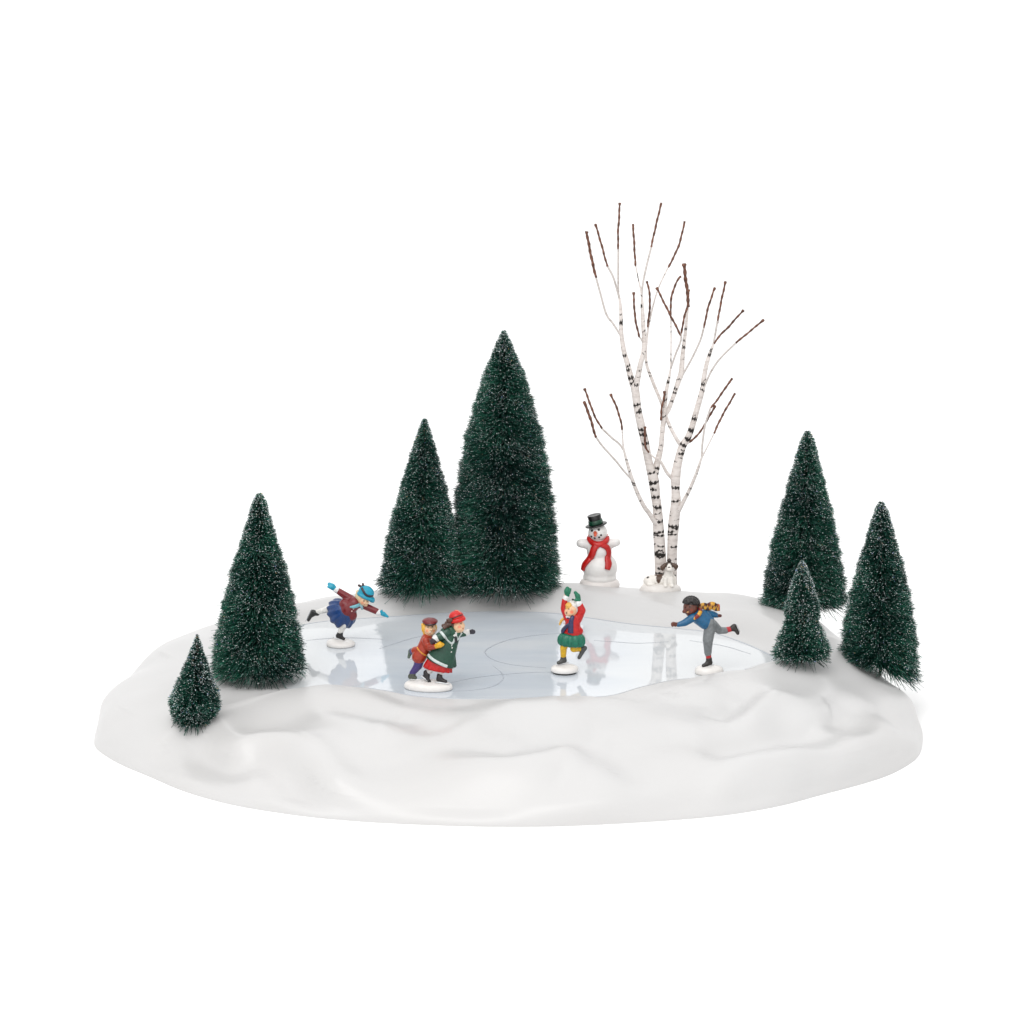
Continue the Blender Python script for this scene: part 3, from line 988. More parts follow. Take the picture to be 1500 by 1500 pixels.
body = head + [f.cap(520, 460, 0, 50, 570, 480, 0, 58, DARKSKIN), f.cap(590, 500, 0, 85, 730, 590, 0, 95, GREY),
               f.cap(752, 630, 0, 82, 722, 820, -0.1, 74, GREY), f.cap(722, 820, -0.1, 72, 722, 985, 0, 52, GREY), f.cap(722, 985, 0, 54, 722, 1000, 0, 50, GREY),
               f.cap(725, 1000, 0, 42, 735, 1085, 0, 38, (176, 34, 40)),
               f.cap(785, 610, 0.1, 72, 880, 690, 0.3, 52, GREY), f.cap(880, 690, 0.3, 50, 962, 688, 0.4, 48, GREY), f.cap(965, 685, 0.4, 42, 1040, 668, 0.45, 38, (176, 34, 40)),
               f.cap(520, 525, -0.3, 46, 400, 585, -0.4, 38, DARKSKIN), f.cap(400, 585, -0.4, 36, 285, 608, -0.45, 26, DARKSKIN),
               f.cap(720, 470, 0.35, 40, 830, 482, 0.4, 34, DARKSKIN), f.cap(830, 482, 0.4, 30, 872, 490, 0.4, 22, DARKSKIN),
               # loose fists: knuckles and thumbs
               f.cap(275, 606, -0.45, 34, 245, 600, -0.45, 30, DARKSKIN), f.cap(245, 578, -0.46, 13, 222, 592, -0.46, 12, DARKSKIN), f.cap(236, 590, -0.56, 13, 222, 606, -0.58, 12, DARKSKIN),
               f.cap(238, 606, -0.6, 13, 226, 622, -0.6, 12, DARKSKIN), f.cap(250, 620, -0.58, 12, 236, 634, -0.56, 11, DARKSKIN), f.cap(275, 590, -0.58, 14, 252, 584, -0.62, 12, DARKSKIN),
               f.cap(870, 488, 0.4, 24, 890, 486, 0.4, 22, (92, 46, 40)), f.cap(885, 478, 0.36, 11, 906, 474, 0.36, 9, (92, 46, 40)), f.cap(888, 490, 0.34, 11, 908, 488, 0.34, 9, (92, 46, 40)),
               f.cap(882, 500, 0.36, 10, 900, 502, 0.36, 9, (92, 46, 40)), f.cap(870, 480, 0.3, 11, 884, 468, 0.28, 9, (92, 46, 40))]
sp = [f.spot(hb, 412, 372, 11, (26, 16, 14)), f.spot(hb, 474, 366, 11, (26, 16, 14)), f.spot(hb, 450, 436, 10, (214, 160, 90)), f.spot(hb, 436, 440, 8, (210, 160, 110)), f.spot(hb, 398, 405, 16, (130, 56, 40)),
      f.spot(hb, 500, 415, 20, (126, 58, 42))]
pe = blob('person', body, DARKSKIN, t, 0.038, 3, spots=sp)
BLUE = (14, 86, 126)
jk = blob('sweater', [f.cap(590, 500, 0, 104, 690, 575, 0, 104), f.cap(660, 480, 0.15, 80, 735, 560, 0.05, 80), f.cap(520, 510, -0.3, 60, 405, 582, -0.4, 50), f.cap(405, 584, -0.4, 48, 312, 610, -0.45, 34),
                      f.cap(680, 450, 0.3, 62, 800, 470, 0.4, 46), f.cap(800, 470, 0.4, 44, 852, 486, 0.4, 30)], BLUE, pe, 0.045, 4)
rs = random.Random(4)
blob('hair', [f.ell(492, 322, 0.04, 100, 96, 80, 12), f.ell(555, 350, 0.1, 46, 84, 70, 0)] +
     [f.ell(492 + 108 * math.cos(a) * q, 322 - 96 * math.sin(a) * q, -0.42 * (1 - q * q) ** 0.5 + rs.uniform(-.04, .04), 23, 23, 23)
      for a in [0.1 + 0.28 * i for i in range(11)] for q in (0.97, 0.72, 0.42)], (30, 26, 26), pe, 0.03, 1)


def check(u, w):
    i = int(u * 9) + (0 if w > 0 else 1)
    return ((196, 138, 28), (84, 22, 20), (204, 150, 40), (58, 24, 22))[i % 4] if abs(w) > 0.02 else (150, 60, 24)


jb = bvh_of(jk)
pts = catmull([tuple(f.P(*q)) for q in ((600, 372, 0.1), (660, 352, 0.12), (720, 368, 0.2), (780, 345, 0.16), (830, 372, 0.24), (872, 372, 0.2))], 8)
strap('scarf', pts, [(0, -1, 0.3)] * len(pts), [f.R(w) for w in np.interp(np.linspace(0, 1, len(pts)), [0, 0.5, 1], [38, 52, 50])], f.R(15), (0, 0, 0), pe, colf=check)
blob('scarf_fringe', [f.cap(862, 340 + 18 * i, 0.2 + 0.02 * (i % 2), 10, 884, 338 + 20 * i, 0.22, 7) for i in range(5)], (176, 74, 28), pe, 0.03, 1)
pts = catmull([tuple(f.P(*q)) for q in ((612, 385, -0.15), (618, 430, -0.36), (590, 480, -0.46), (540, 515, -0.48), (490, 510, -0.42), (470, 490, -0.25))], 8)
strap('scarf', pts, [(0.3, -1, 0.4)] * len(pts), f.R(28), f.R(16), (0, 0, 0), pe,
      colf=lambda u, w: ((110, 28, 26), (206, 152, 44), (120, 30, 26), (206, 152, 44), (110, 28, 26))[min(4, int(u * 5))])
BLK = (44, 40, 38)
boot(f, (738, 1105, 0), (750, 1130, 0), (660, 1172, -0.15), BLK, pe, 42, top=(736, 1080, 0))
blade(f, (622, 1208, -0.2), (800, 1158, 0), pe, 11)
boot(f, (1052, 662, 0.45), (1082, 632, 0.45), (1132, 728, 0.4), BLK, pe, 40)
blade(f, (1102, 590, 0.46), (1158, 712, 0.44), pe, 11)

# ---------- snowman
c = hit(878, 851)
f = Fig(820, 740, 7.895, c.y)
t = thing('snowman', 'white snowman with black top hat and long red scarf, beside the birch', 'snowman', c)
z0 = float(height(c.x, c.y))
lathe('stand', Vector((c.x, c.y, z0 - 0.15)), Vector((c.x, c.y, z0 + 0.42)), [(0, f.R(222)), (0.3, f.R(231)), (0.6, f.R(225)), (0.85, f.R(208)), (1.0, f.R(185))], (220, 215, 212), t, 60, None, 0.85, GLAZE, None, 0.02)
WH = (224, 222, 220)
sb = blob('body', [f.ell(465, 720, 0, 203, 184, 188, 0), f.ell(455, 520, 0, 146, 140, 150, 0), f.ell(440, 315, 0, 113, 108, 110, 0),
                   f.cap(360, 455, 0, 62, 242, 440, -0.1, 52), f.cap(560, 450, 0, 62, 655, 428, -0.1, 48), f.ell(462, 830, 0, 196, 176, 100, 0)], WH, t, 0.06, 5, GLAZE)
bb = bvh_of(sb)
REDS = (186, 22, 18)
f.band('scarf', bb, [(320, 362), (345, 412), (395, 446), (450, 458), (510, 440), (546, 400), (562, 356)], [18, 28, 34, 38, 34, 28, 18], 26, REDS, t)
f.band('scarf_tail', bb, [(440, 455), (400, 500), (380, 560), (340, 630), (290, 690), (276, 742)], [40, 42, 42, 44, 44, 36], 22, REDS, t)
f.band('scarf_tail', bb, [(480, 455), (540, 490), (562, 550), (550, 620), (560, 680), (545, 745)], [38, 38, 36, 40, 44, 34], 22, (178, 21, 18), t)
for q in ((375, 295), (451, 284)):
    blob('eye', [E(f.spot(bb, *q, 8, 0)[0], f.R(16), f.R(11), f.R(16))], (24, 22, 22), t, 0.025, 1)
for q in ((367, 362), (403, 380), (455, 371), (477, 346)):
    blob('coal', [E(f.spot(bb, *q, 8, 0)[0], f.R(14), f.R(11), f.R(13))], (28, 26, 26), t, 0.025, 1)
p = f.spot(bb, 412, 325, 8, 0)[0]
blob('carrot_nose', [C(p + Vector((0, 0.08, 0)), f.R(27), p + Vector((-0.03, -0.42, -0.05)), f.R(16))], (214, 92, 62), t, 0.03, 2)
HATC = (15, 16, 16)
up = (f.P(400, 120) - f.P(424, 225)).normalized()
p0 = f.P(422, 232)
hat = lathe('top_hat', p0, p0 + up * f.R(125), [(0, f.R(82)), (0.12, f.R(80)), (0.6, f.R(76)), (0.97, f.R(80)), (1.0, f.R(76)), (0.97, f.R(60))], HATC, t, 48, None, 1.0)
hat['label'] = 'black top hat with green band'
lathe('hat_band', p0 + up * f.R(18), p0 + up * f.R(66), [(0, f.R(84)), (0.1, f.R(87)), (0.9, f.R(83)), (1.0, f.R(78))], (14, 62, 44), t, 48)
lathe('hat_brim', p0 - up * f.R(4), p0 + up * f.R(16), [(0, f.R(100)), (0.2, f.R(127)), (0.6, f.R(129)), (0.9, f.R(116)), (1.0, f.R(90))], HATC, t, 48)

# ---------- dog
c = hit(967, 864)
f = Fig(930, 810, 18.75, c.y)
t = thing('dog_figurine', 'white dog with brown ears and brown saddle patch lying at the foot of the birch', 'dog', c)
z0 = float(height(c.x, c.y))
lathe('stand', Vector((c.x, c.y, z0 - 0.12)), Vector((c.x, c.y, z0 + 0.42)), [(0, f.R(545)), (0.25, f.R(560)), (0.6, f.R(530)), (0.85, f.R(450)), (1.0, f.R(330))], (221, 217, 213), t, 60, None, 0.62, GLAZE, None, 0.03)
DW = (232, 228, 222)
BR = (80, 58, 44)
dp = [f.ell(430, 770, 0.1, 205, 190, 160, 0), f.cap(470, 740, 0.1, 150, 860, 740, 0, 165), f.cap(900, 800, -0.1, 140, 920, 560, -0.05, 120),
      f.cap(840, 720, -0.35, 62, 830, 900, -0.42, 58), f.cap(1000, 700, -0.3, 60, 1010, 900, -0.38, 56), f.ell(1020, 905, -0.5, 60, 70, 40), f.ell(840, 905, -0.55, 60, 70, 40),
      f.ell(945, 370, -0.15, 165, 150, 150, 0), f.ell(945, 440, -0.5, 85, 110, 72, 0), f.ell(440, 870, -0.35, 120, 70, 60), f.cap(300, 850, 0, 55, 220, 900, -0.1, 34),
      f.cap(1080, 640, 0.05, 60, 1090, 880, 0, 60)]
db = fuse_bvh(dp)
sp = [f.spot(db, 940, 392, 34, (40, 30, 28)), f.spot(db, 355, 670, 40, (40, 34, 32)), f.spot(db, 1110, 610, 34, (50, 44, 44))]
sp += [f.spot(db, x, y, r, BR) for x, y, r in ((600, 600, 60), (680, 600, 90), (750, 600, 50), (660, 680, 80), (700, 670, 55), (650, 750, 60), (650, 800, 36))]
sp += [f.spot(db, x, y, r, (62, 50, 42)) for x, y, r in ((860, 300, 60), (1030, 300, 60), (945, 250, 60), (850, 360, 40), (1040, 360, 40))]
sp += [f.spot(db, x, y, 10, (120, 110, 104)) for x, y in ((900, 508), (925, 496), (955, 496), (985, 508))]
dogb = blob('body', dp, DW, t, 0.035, 3, GLAZE, spots=sp)
blob('ear', [f.cap(830, 320, -0.3, 50, 760, 400, -0.3, 72), f.cap(760, 400, -0.3, 68, 760, 455, -0.3, 40)], BR, t, 0.03, 2)
blob('ear', [f.cap(1050, 320, -0.3, 50, 1125, 370, -0.3, 72), f.cap(1125, 370, -0.3, 68, 1130, 430, -0.3, 36)], BR, t, 0.03, 2)
blob('cap', [f.ell(945, 205, -0.15, 64, 64, 44, 0), f.ell(950, 165, -0.15, 26, 26, 18, 0)], (54, 44, 38), t, 0.03, 2)

# ------------------------------------------------------------------ birch
dog_y = hit(967, 864).y
BY = dog_y + 0.85
base = on_y(976, 850, BY)
base.z = float(height(base.x, base.y))
t = thing('birch_tree', 'bare white birch with two black-marked trunks and brown twig tips', 'tree', base)


def P3(px, py, d):
    return on_y(px, py, BY + d)


KP = px_size(BY)


def resamp(P, step):
    P = np.asarray(P)
    s = np.concatenate([[0], np.cumsum(np.linalg.norm(np.diff(P, axis=0), axis=1))])
    n = max(4, int(s[-1] / step))
    q = np.linspace(0, s[-1], n)
    return np.stack([np.interp(q, s, P[:, i]) for i in range(P.shape[1])], axis=1)


LIGHT = np.array(lin((218, 211, 207)))
DARK = np.array(lin((40, 36, 34)))


def bark_fn(L, dens, thick, seed, knots=()):
    rg = random.Random(seed)
    marks = []
    n = max(1, int(L * dens))
    for i in range(n):
        big = rg.random() < 0.4
        marks.append((rg.uniform(0.15, L), rg.uniform(-PI, PI) if not big else -PI / 2 + rg.uniform(-1, 1), rg.uniform(0.9, 1.9) if big else rg.uniform(0.3, 0.9),
                      thick * (rg.uniform(0.7, 1.3) if big else rg.uniform(0.25, 0.6)), rg.uniform(-0.08, 0.08), rg.uniform(0, 9)))

    def fn(s, a):
        k = 0.0
        for (sc_, ac, hw, th, tilt, ph) in marks:
            if abs(s - sc_) > th * 2 + 0.5:
                continue
            da = (a - ac + PI) % (2 * PI) - PI
            if abs(da) < hw:
                e = th * (1 - (da / hw) ** 4) ** 0.5 * (1 + 0.45 * math.sin(7 * da + ph) + 0.25 * math.sin(17 * da + ph * 2))
                d = abs(s - sc_ - tilt * da - 0.02 * math.sin(5 * da + ph))
                k = max(k, min(1, max(0, (e - d) / 0.02)))
        for (sc_, ac, rk) in knots:
            da = ((a - ac + PI) % (2 * PI) - PI) * 0.3
            d = math.hypot(da, (s - sc_) * 0.85)
            d += 0.025 * math.sin(9 * math.atan2(da, s - sc_))
            if abs(d - rk) < 0.05:
                k = max(k, 1.0)
        return tuple(LIGHT * (1 - k) + DARK * k)
    return fn


def limb(name, pts, parent, segs, dens, thick, seed, knots=(), step=0.035, ecc=0.05):
    """pts: (px, py, depth, width in photo pixels)"""
    q = [(*P3(x, y, d), w * KP / 2) for x, y, d, w in pts]
    c_ = catmull(q, 10)
    c_ = resamp(c_, step if dens else 0.12)
    L = float(np.sum(np.linalg.norm(np.diff(c_[:, :3], axis=0), axis=1)))
    fn = bark_fn(L, dens, thick, seed, knots) if dens else None
    return tube(name, c_[:, :3], list(c_[:, 3]), BARK, parent, segs, None if fn else tuple(LIGHT * 0.8), fn, ecc)


def twig(pts, parent, w=3.1):
    q = catmull([tuple(P3(*p)) for p in pts], 10)
    q = resamp(q, 0.06)
    rg = random.Random(int(pts[0][0] * 7 + pts[0][1]))
    n = len(q)
    ph = rg.uniform(0, 6)
    q = q + np.stack([0.009 * np.sin(np.arange(n) * 0.35 + ph), 0.01 * np.sin(np.arange(n) * 0.3 + ph), np.zeros(n)], axis=1)
    r = [w * KP / 2 * (0.92 + 0.16 * math.sin(i * 0.9 + ph) + 0.1 * rg.random()) for i in range(n)]
    for i in range(3):
        r[-1 - i] *= 1.25 + 0.15 * (i == 1)
    r[0] *= 0.7
    tube('twig', q, r, TWIG, parent, 10, ecc=0.12)


A = limb('trunk', [(969, 868, 0, 19), (968, 840, 0, 17), (966, 800, 0, 17), (963.5, 752, 0.05, 14), (960, 726, 0.1, 13.5), (957, 700, 0.1, 15), (951, 679, 0.1, 12), (944.5, 648, 0.1, 11.5),
                   (938.5, 620, 0.05, 12), (934, 598, 0, 11), (930, 570, 0, 11.5), (925, 557, 0, 9.5), (919, 532, 0, 7.5), (914, 514, 0, 7), (910, 488, 0, 6), (909.5, 460, 0, 5), (908.5, 445, 0, 4), (906, 428, 0, 2.4)],
         t, 40, 3.2, 0.095, 3, knots=[(2.55, -PI / 2, 0.19)], ecc=0.06)
B = limb('trunk', [(985, 868, 0.1, 16), (984, 830, 0.1, 15), (985, 795, 0.1, 15), (987.5, 763, 0.1, 16), (990, 735, 0.1, 14.5), (989.5, 718, 0.1, 12), (989.8, 699, 0.1, 14), (993.5, 677, 0.15, 12.5), (999.5, 654, 0.2, 11),
                   (1008, 640, 0.2, 9.5), (1014, 624, 0.2, 9), (1021.5, 598, 0.2, 8), (1029, 570, 0.2, 7.5), (1031, 554, 0.2, 7), (1034, 538, 0.2, 6), (1038.5, 522, 0.2, 5.5), (1043, 510, 0.2, 4), (1046, 500, 0.2, 2.4)],
         t, 40, 3.4, 0.09, 8, ecc=0.06)
# centre stem out of the first trunk
Cn = limb('branch', [(958, 706, 0.1, 9), (961, 688, 0.2, 10), (964, 673, 0.3, 9), (968, 655, 0.4, 7.5), (970, 634, 0.45, 7), (973, 603, 0.5, 6.5), (976, 573, 0.5, 5.5), (980, 553, 0.5, 4), (982.4, 538, 0.5, 2.6), (983, 500, 0.5, 2), (982.6, 464, 0.5, 1.8)], t, 24, 3.2, 0.07, 11)
A2 = limb('branch', [(934, 585, 0, 9), (932, 568, -0.1, 9), (938, 534, -0.3, 7.5), (943, 514, -0.35, 7), (943.5, 495, -0.4, 6), (942, 472, -0.4, 6), (940.8, 450, -0.4, 5), (939.6, 430, -0.4, 2.8), (935, 408, -0.4, 2), (931, 388, -0.45, 1.8)], t, 24, 3.2, 0.07, 12)
D = limb('branch', [(969, 642, 0.5, 6), (974, 611, 0.7, 6.5), (980, 598, 0.8, 6.5), (987, 579, 0.9, 6.5), (994, 558, 1.0, 7.5), (998, 546, 1.0, 8), (1000, 520, 1.1, 6.5), (1004.5, 482, 1.1, 4.5), (1008, 446, 1.1, 3.2)], t, 24, 2.2, 0.07, 13)
F = limb('branch', [(962, 768, -0.1, 8), (957, 761, -0.2, 7.5), (951, 752, -0.3, 6.5), (943.5, 742, -0.5, 6), (934, 723, -0.7, 5.8), (925, 699, -0.9, 5.2), (919, 679, -1.0, 4.4), (913.6, 658, -1.1, 3), (912, 642, -1.15, 2.2), (911.3, 628, -1.2, 2)], t, 20, 1.8, 0.055, 14)
G = limb('branch', [(992, 752, 0, 7), (998, 741, -0.15, 6), (1002, 733, -0.25, 5.5), (1010.6, 716, -0.4, 5), (1019, 696, -0.6, 4.6), (1024, 682, -0.7, 3.8), (1027.7, 671, -0.8, 2.8), (1036, 655, -0.9, 2), (1046.5, 634, -1.0, 1.8)], t, 20, 1.6, 0.05, 15)
H = limb('branch', [(1001, 656, 0.2, 6), (993.6, 647, 0.3, 5.5), (984, 630, 0.5, 5), (976.5, 613, 0.7, 5), (968, 588, 0.9, 4.6), (955, 556, 1.1, 4.6), (946.5, 530, 1.2, 4.2), (947, 500, 1.3, 3.6), (952, 468, 1.4, 2.8), (963, 426, 1.5, 2.2), (979, 391, 1.5, 1.9)], t, 18, 1.1, 0.05, 16)
I = limb('branch', [(989, 706, 0.1, 6), (982, 698, -0.05, 5), (976, 691, -0.15, 4.6), (967, 675, -0.3, 3.4), (958, 670, -0.4, 2.4), (950, 662, -0.45, 2)], t, 18, 1.4, 0.05, 17)


def side(parent, pts, w=2.9):
    return limb('branch', [(x, y, d, w) for x, y, d in pts], parent, 10, 0, 0, 0)


# white wires with their brown sleeves
side(A, [(906, 428, 0), (905.6, 400, 0), (905.8, 364, 0)]); twig([(905.7, 366, 0), (905.4, 340, 0), (907, 315, 0), (907.6, 297, 0)], A)
side(A, [(907, 436, 0), (899, 408, -.2), (890, 390, -.3)]); twig([(890, 391, -.3), (882, 362, -.4), (875, 338, -.5), (872, 328, -.5)], A)
side(A, [(909.5, 492, 0), (898, 474, .2), (888, 460, .3), (879, 428, .4), (873, 406, .4)]); twig([(873.4, 407, .4), (866, 376, .5), (860, 345, .5), (859.5, 339, .5)], A, 4.2)
twig([(931, 390, -.45), (929, 358, -.5), (927, 328, -.5)], A2)
side(A2, [(940, 432, -.4), (942, 414, -.4), (947, 390, -.3), (954, 362, -.2)]); twig([(953.7, 363, -.2), (960, 334, -.1), (966, 308, 0), (969, 297, 0)], A2)
side(A2, [(944, 507, -.4), (940, 498, -.5), (937, 494, -.6)], 2.2); twig([(936.5, 494, -.6), (930.5, 466, -.7), (928.5, 440, -.7), (928, 428, -.7)], A2)
twig([(948.6, 479, 1.3), (952, 448, 1.1), (950.5, 424, 1.0), (947.5, 412, 1.0)], H)
twig([(979, 392, 1.5), (989, 372, 1.5), (996, 354, 1.5), (1003, 324, 1.5)], H)
twig([(982.6, 466, .5), (983, 440, .5), (988, 420, .5), (995, 407, .5), (998, 405, .5)], Cn)
side(Cn, [(982.4, 540, .5), (990, 518, .4), (997, 500, .3), (998, 488, .3)]); twig([(997.8, 491, .3), (1002, 466, .3), (1007, 448, .3), (1009, 424, .3)], Cn)
twig([(997.5, 492, .3), (992, 481, .3), (980, 458, .2), (968, 434, .1), (962, 421, .1)], Cn, 3.2)
twig([(968, 616, .3), (969, 600, .25), (972, 585, .2), (973.5, 573, .2)], Cn)
twig([(1008, 450, 1.1), (1007.6, 432, 1.1), (1003.5, 404, 1.1), (1002, 386, 1.1)], D, 5.0)
side(D, [(998, 552, 1.0), (1003, 544, .9), (1014, 524, .8), (1026, 498, .7), (1031, 480, .7)]); twig([(1031, 481, .7), (1037, 452, .6), (1044, 430, .6), (1047.5, 421, .6)], D)
side(B, [(1045, 504, .2), (1048, 488, .2), (1051, 470, .2)]); twig([(1050.8, 474, .2), (1056, 444, .2), (1061, 420, .2), (1063, 412, .2)], B)
twig([(1045, 504, .2), (1056, 490, .1), (1068, 478, 0), (1080, 464, 0), (1089.5, 454, 0)], B)
side(B, [(1032, 566, .2), (1037, 554, .1), (1043, 542, 0), (1055, 525, -.1), (1078, 502, -.2)]); twig([(1077, 503, -.2), (1088, 494, -.3), (1100, 484, -.3), (1119, 468, -.4)], B)
side(B, [(1000, 655, .2), (1006, 650, .1), (1011, 647, 0)], 3); twig([(1010, 648, 0), (1019, 640, -.1), (1026, 632, -.2), (1036, 615, -.3), (1048, 594, -.4)], B)
twig([(911.5, 630, -1.2), (909, 615, -1.2), (902, 594, -1.3), (894, 577, -1.3)], F)
side(F, [(914, 660, -1.1), (907, 650, -1.0), (897, 642, -.9), (882, 628, -.8)]); twig([(882, 628, -.8), (871, 609, -.7), (863, 588, -.6), (856, 569, -.6)], F)
side(F, [(925, 702, -.9), (914, 690, -.9), (902, 675, -.9), (883, 654, -.9), (873, 640, -.9)]); twig([(873, 641, -.9), (866, 617, -.9), (860, 600, -.9), (855, 588, -.9)], F, 4.0)
side(G, [(1028, 671, -.8), (1029, 650, -.7), (1033, 622, -.6), (1041, 597, -.5)]); twig([(1041, 598, -.5), (1052, 584, -.5), (1064, 566, -.4), (1073, 554, -.4)], G)
twig([(1046, 635, -1.0), (1054, 617, -1.0), (1064, 598, -1.1), (1077, 576, -1.1)], G)
twig([(950.5, 663, -.45), (946, 655, -.5), (944.5, 642, -.5), (945, 625, -.5)], I)

# ------------------------------------------------------------------ bristle trees
def brush_tree(label, apex, foot, prof, bottom, dens=150, tilt=0.0, droop=0.26, seed=1, frost=0.42, wire_low=0.0):
    """apex, foot: photo points; prof: (photo y, half width in photo px) from apex down; bottom: photo y of the lowest bristle roots"""
    rg = np.random.default_rng(seed)
    p0 = hit(*foot)
    by = p0.y
    k = px_size(by)
    top = on_y(*apex, by)
    axis = top - p0
    H = axis.length
    # half widths by height along the axis
    hs = np.array([on_y(foot[0], y, by).z - p0.z for y, _ in prof])
    ws = np.array([w * k for _, w in prof])
    order = np.argsort(hs)
    hs, ws = hs[order], ws[order]
    zmin, zmax = hs[0], top.z - p0.z - 0.02
    grid = np.linspace(zmin, zmax, 400)
    wg = np.interp(grid, hs, ws)
    pdf = wg + 0.12
    cdf = np.cumsum(pdf) / pdf.sum()
    area = np.trapezoid(2 * PI * wg, grid) if hasattr(np, 'trapezoid') else np.trapz(2 * PI * wg, grid)
    n = int(area * dens * 1.55)
    z = np.interp(rg.random(n), cdf, grid)
    ang = rg.random(n) * 2 * PI
    w = np.interp(z, hs, ws)
    coil = 0.035 * np.sin(z * 7.0 + ang) + 0.03 * np.sin(z * 3.1 - 2 * ang + seed) + 0.03 * np.sin(5 * ang + z * 1.3 + seed)
    L = w * (0.965 + coil * 0.8 + rg.normal(0, 0.028, n)) * np.where(rg.random(n) < 0.03, 1.07, 1.0) * np.where((z - zmin < 0.35) & (rg.random(n) < 0.3), 1.1, 1.0)
    u = (z - zmin) / (zmax - zmin)
    dz = L * (0.10 - droop * np.exp(-u / 0.07) + rg.normal(0, 0.12, n))
    root_z = z - dz * 0.8
    root_z = np.clip(root_z, 0.05, zmax)
    da = rg.normal(0, 0.32, n)
    ax = np.array(axis) / (top.z - p0.z)
    o = np.array(p0)
    root = o + root_z[:, None] * ax
    dirh = np.stack([np.cos(ang), np.sin(ang), np.zeros(n)], axis=1)
    dirt = np.stack([np.cos(ang + da), np.sin(ang + da), np.zeros(n)], axis=1)
    tip = o + z[:, None] * ax + dirt * L[:, None]
    tip[:, 2] += dz * 0.35 + tilt * L * np.cos(ang) * np.exp(-u / 0.3)
    mid = root * 0.45 + tip * 0.55 + rg.normal(0, 0.06, (n, 3)) * L[:, None]
    mid[:, 2] += L * (0.05 + rg.normal(0, 0.03, n))
    stray = (z - zmin < 0.6) & (rg.random(n) < 0.16)
    tip[:, 2] -= np.where(stray, rg.uniform(0.15, 0.75, n), 0)
    mid[:, 2] -= np.where(stray, 0.1, 0)
    # keep tips out of the snow
    gz = height(tip[:, 0], tip[:, 1])
    tip[:, 2] = np.maximum(tip[:, 2], gz + 0.03)
    mz = height(mid[:, 0], mid[:, 1])
    mid[:, 2] = np.maximum(mid[:, 2], mz + 0.02)
    rnd = rg.normal(size=(n, 3))
    d = tip - root
    d /= np.linalg.norm(d, axis=1)[:, None] + 1e-9
    side_ = np.cross(d, rnd)
    side_ /= np.linalg.norm(side_, axis=1)[:, None] + 1e-9
    w0, w1, w2 = 0.016, 0.019, 0.011
    v = np.stack([root - side_ * w0, root + side_ * w0, mid + side_ * w1, mid - side_ * w1, tip + side_ * w2, tip - side_ * w2], axis=1).reshape(-1, 3)
    b0 = (np.arange(n) * 6)[:, None]
    q1 = b0 + np.array([[0, 1, 2, 3]])
    q2 = b0 + np.array([[3, 2, 4, 5]])
    faces = np.concatenate([q1, q2], axis=0)
    tr = thing('bristle_tree', label, 'tree', p0, 'dark green bristle trees on the snow bank')
    mk('foliage', v, faces, SISAL, tr, smooth=False)
    # frost grains caught on the bristle ends
    sel = rg.random(n) < (frost * (0.6 + 0.8 * np.clip(np.sin(z * 2.2 + 2 * ang + seed), 0, 1)) + 0.6 * np.exp(-((zmax - z) / 0.5)))
    m_ = int(sel.sum())
    back = rg.random(m_)[:, None] ** 3 * 0.12
    cpt = tip[sel] * (1 - back) + mid[sel] * back
    s = np.where(rg.random(m_) < 0.68, rg.uniform(0.012, 0.022, m_), rg.uniform(0.024, 0.040, m_))
    octa = np.array([[1, 0, 0], [-1, 0, 0], [0, 1, 0], [0, -1, 0], [0, 0, 1], [0, 0, -1]], float)
    of = np.array([[0, 2, 4], [2, 1, 4], [1, 3, 4], [3, 0, 4], [2, 0, 5], [1, 2, 5], [3, 1, 5], [0, 3, 5]])
    dd = d[sel]
    st = octa[None] * s[:, None, None] * 0.72
    along = (st * dd[:, None, :]).sum(axis=-1, keepdims=True)
    st = st + dd[:, None, :] * along * rg.uniform(0.0, 1.2, (m_, 1, 1))
    fv = (cpt[:, None, :] + st).reshape(-1, 3)
    ff = (np.arange(m_) * 6)[:, None, None] + of[None]
    fo = mk('frost', fv, ff.reshape(-1, 3), FROST, tr, smooth=False)
    fo['kind'] = 'stuff'
    # twisted wire core reaching into the snow
    P = [p0 + Vector((0, 0, -0.5)) + axis * (i / 40 * 0.98) for i in range(41)]
    tube('trunk', P, [0.10 + 0.015 * math.sin(i * 2.1) for i in range(41)], WIRE, tr, 10)
    return tr


brush_tree('tallest dark green frosted bristle tree, on the far snow behind the pond', (738, 484), (739, 862),
           [(484, 3), (500, 11), (554, 33), (600, 46), (638, 57), (722, 71), (806, 79), (838, 81), (850, 80)], 866, seed=3)
brush_tree('dark green frosted bristle tree close at the left of the tallest one', (622, 613), (617, 868),
           [(613, 3), (625, 8), (666, 21), (722, 37), (778, 51), (830, 59), (850, 63), (857, 61)], 872, seed=5)
brush_tree('large dark green frosted bristle tree on the left snow beside the ice', (380, 722), (378, 994),
           [(722, 4), (735, 11), (784, 25), (833, 41), (883, 53), (932, 63), (960, 69), (972, 69), (979, 66)], 990, seed=7, droop=0.38, dens=160)
brush_tree('small plump dark green frosted bristle tree on the front left snow slope', (289, 929), (284, 1066),
           [(929, 2), (940, 6), (960, 13), (985, 23), (1010, 33), (1030, 39), (1044, 37), (1055, 28), (1061, 18)], 1058, seed=9, droop=0.2, dens=190, frost=0.46)
brush_tree('tall dark green frosted bristle tree at the far right behind a small one', (1183, 631), (1178, 888),
           [(631, 4), (645, 11), (700, 26), (753, 40), (807, 52), (860, 61), (873, 64), (880, 62)], 890, seed=13)
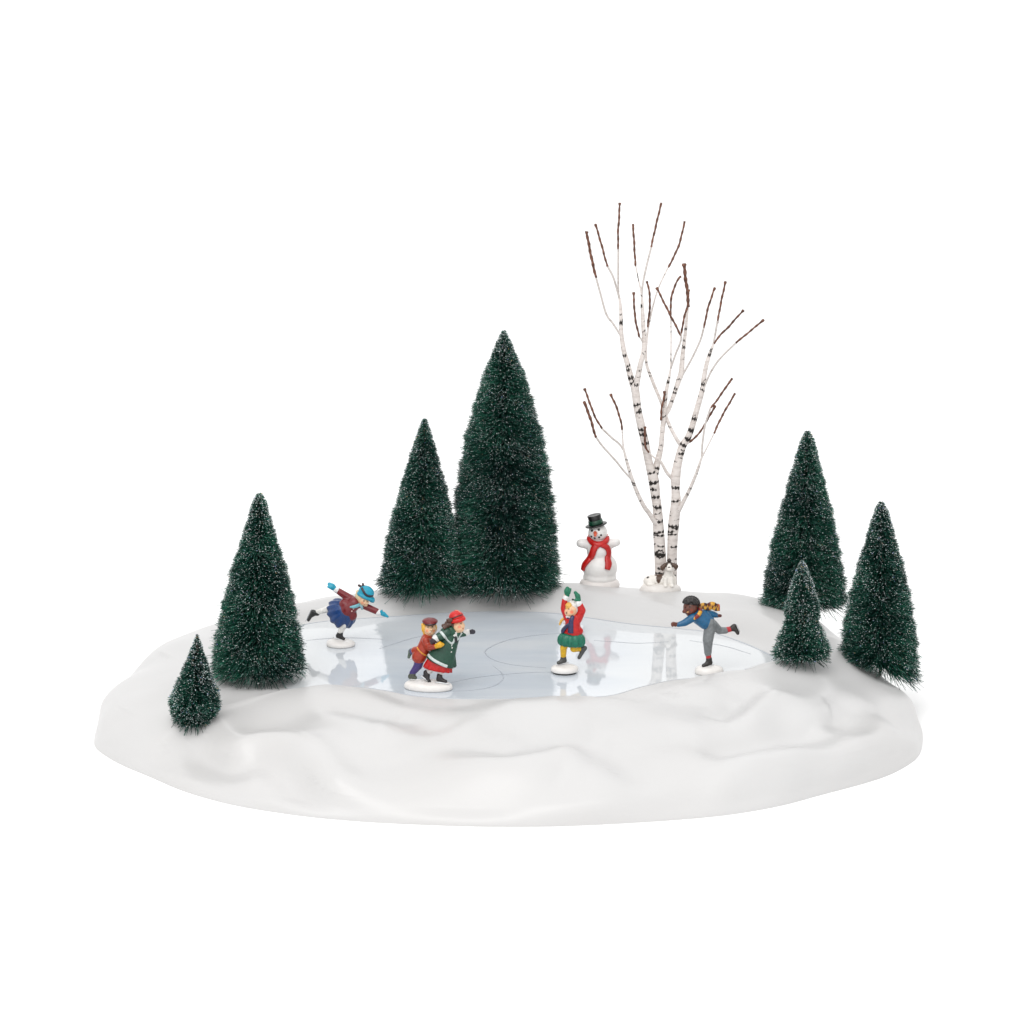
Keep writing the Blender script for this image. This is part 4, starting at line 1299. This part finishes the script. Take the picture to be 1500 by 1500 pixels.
brush_tree('small dark green frosted bristle tree with a narrow waist near the ice right end', (1175, 821), (1175, 975),
           [(821, 2), (832, 8), (860, 18), (887, 26), (900, 27), (910, 25), (925, 33), (945, 40), (955, 42), (961, 39)], 964, seed=17, droop=0.15, dens=190, frost=0.46)
brush_tree('dark green frosted bristle tree leaning on the outer right edge of the snow', (1291, 735), (1289, 982),
           [(735, 4), (748, 11), (780, 20), (833, 36), (887, 48), (940, 57), (964, 58), (974, 56)], 980, seed=19, tilt=-0.31)

# ------------------------------------------------------------------ studio sweep, light
n = 60
prof = [(-160.0, 0.0), (150.0, 0.0)] + [(150 + 60 * math.sin(i / 12 * PI / 2), 60 - 60 * math.cos(i / 12 * PI / 2)) for i in range(1, 13)] + [(210.0, 240.0)]
verts, faces = [], []
for y, z in prof:
    verts += [(-260, y, z), (260, y, z)]
for i in range(len(prof) - 1):
    faces.append([2 * i, 2 * i + 1, 2 * i + 3, 2 * i + 2])
bd = mk('backdrop', verts, faces, SWEEP)
bd['kind'] = 'structure'

w = bpy.data.worlds.new('World')
scene.world = w
w.use_nodes = True
bg = w.node_tree.nodes['Background']
bg.inputs['Color'].default_value = (1, 1, 1, 1)
bg.inputs['Strength'].default_value = 0.93


def softbox(name, loc, target, size, power, color=(1, 1, 1)):
    d = bpy.data.lights.new(name, 'AREA')
    d.shape = 'RECTANGLE'
    d.size, d.size_y = size
    d.energy = power
    d.color = color
    o = bpy.data.objects.new(name, d)
    COL.objects.link(o)
    o.location = loc
    o.rotation_euler = (Vector(target) - Vector(loc)).to_track_quat('-Z', 'Y').to_euler()
    return o


softbox('key_softbox', (-0.45, -1.2, 1.6), (0, 0, 0.05), (1.5, 1.2), 15.5, (1, 0.99, 0.975))
softbox('front_softbox', (0.1, -2.3, 0.85), (0, 0, 0.1), (1.8, 1.0), 4, (1, 1, 1))
softbox('overhead_softbox', (0.2, 0.75, 2.1), (0, 0.9, 0), (2.6, 1.8), 7, (1, 1, 1))

scene.view_settings.view_transform = 'Standard'
scene.view_settings.look = 'None'
scene.view_settings.exposure = 0.13
scene.view_settings.gamma = 1
scene.render.engine = 'CYCLES'
scene.cycles.max_bounces = 8
scene.cycles.use_denoising = True
scene.cycles.denoising_input_passes = 'RGB_ALBEDO_NORMAL'
scene.cycles.denoising_prefilter = 'NONE'
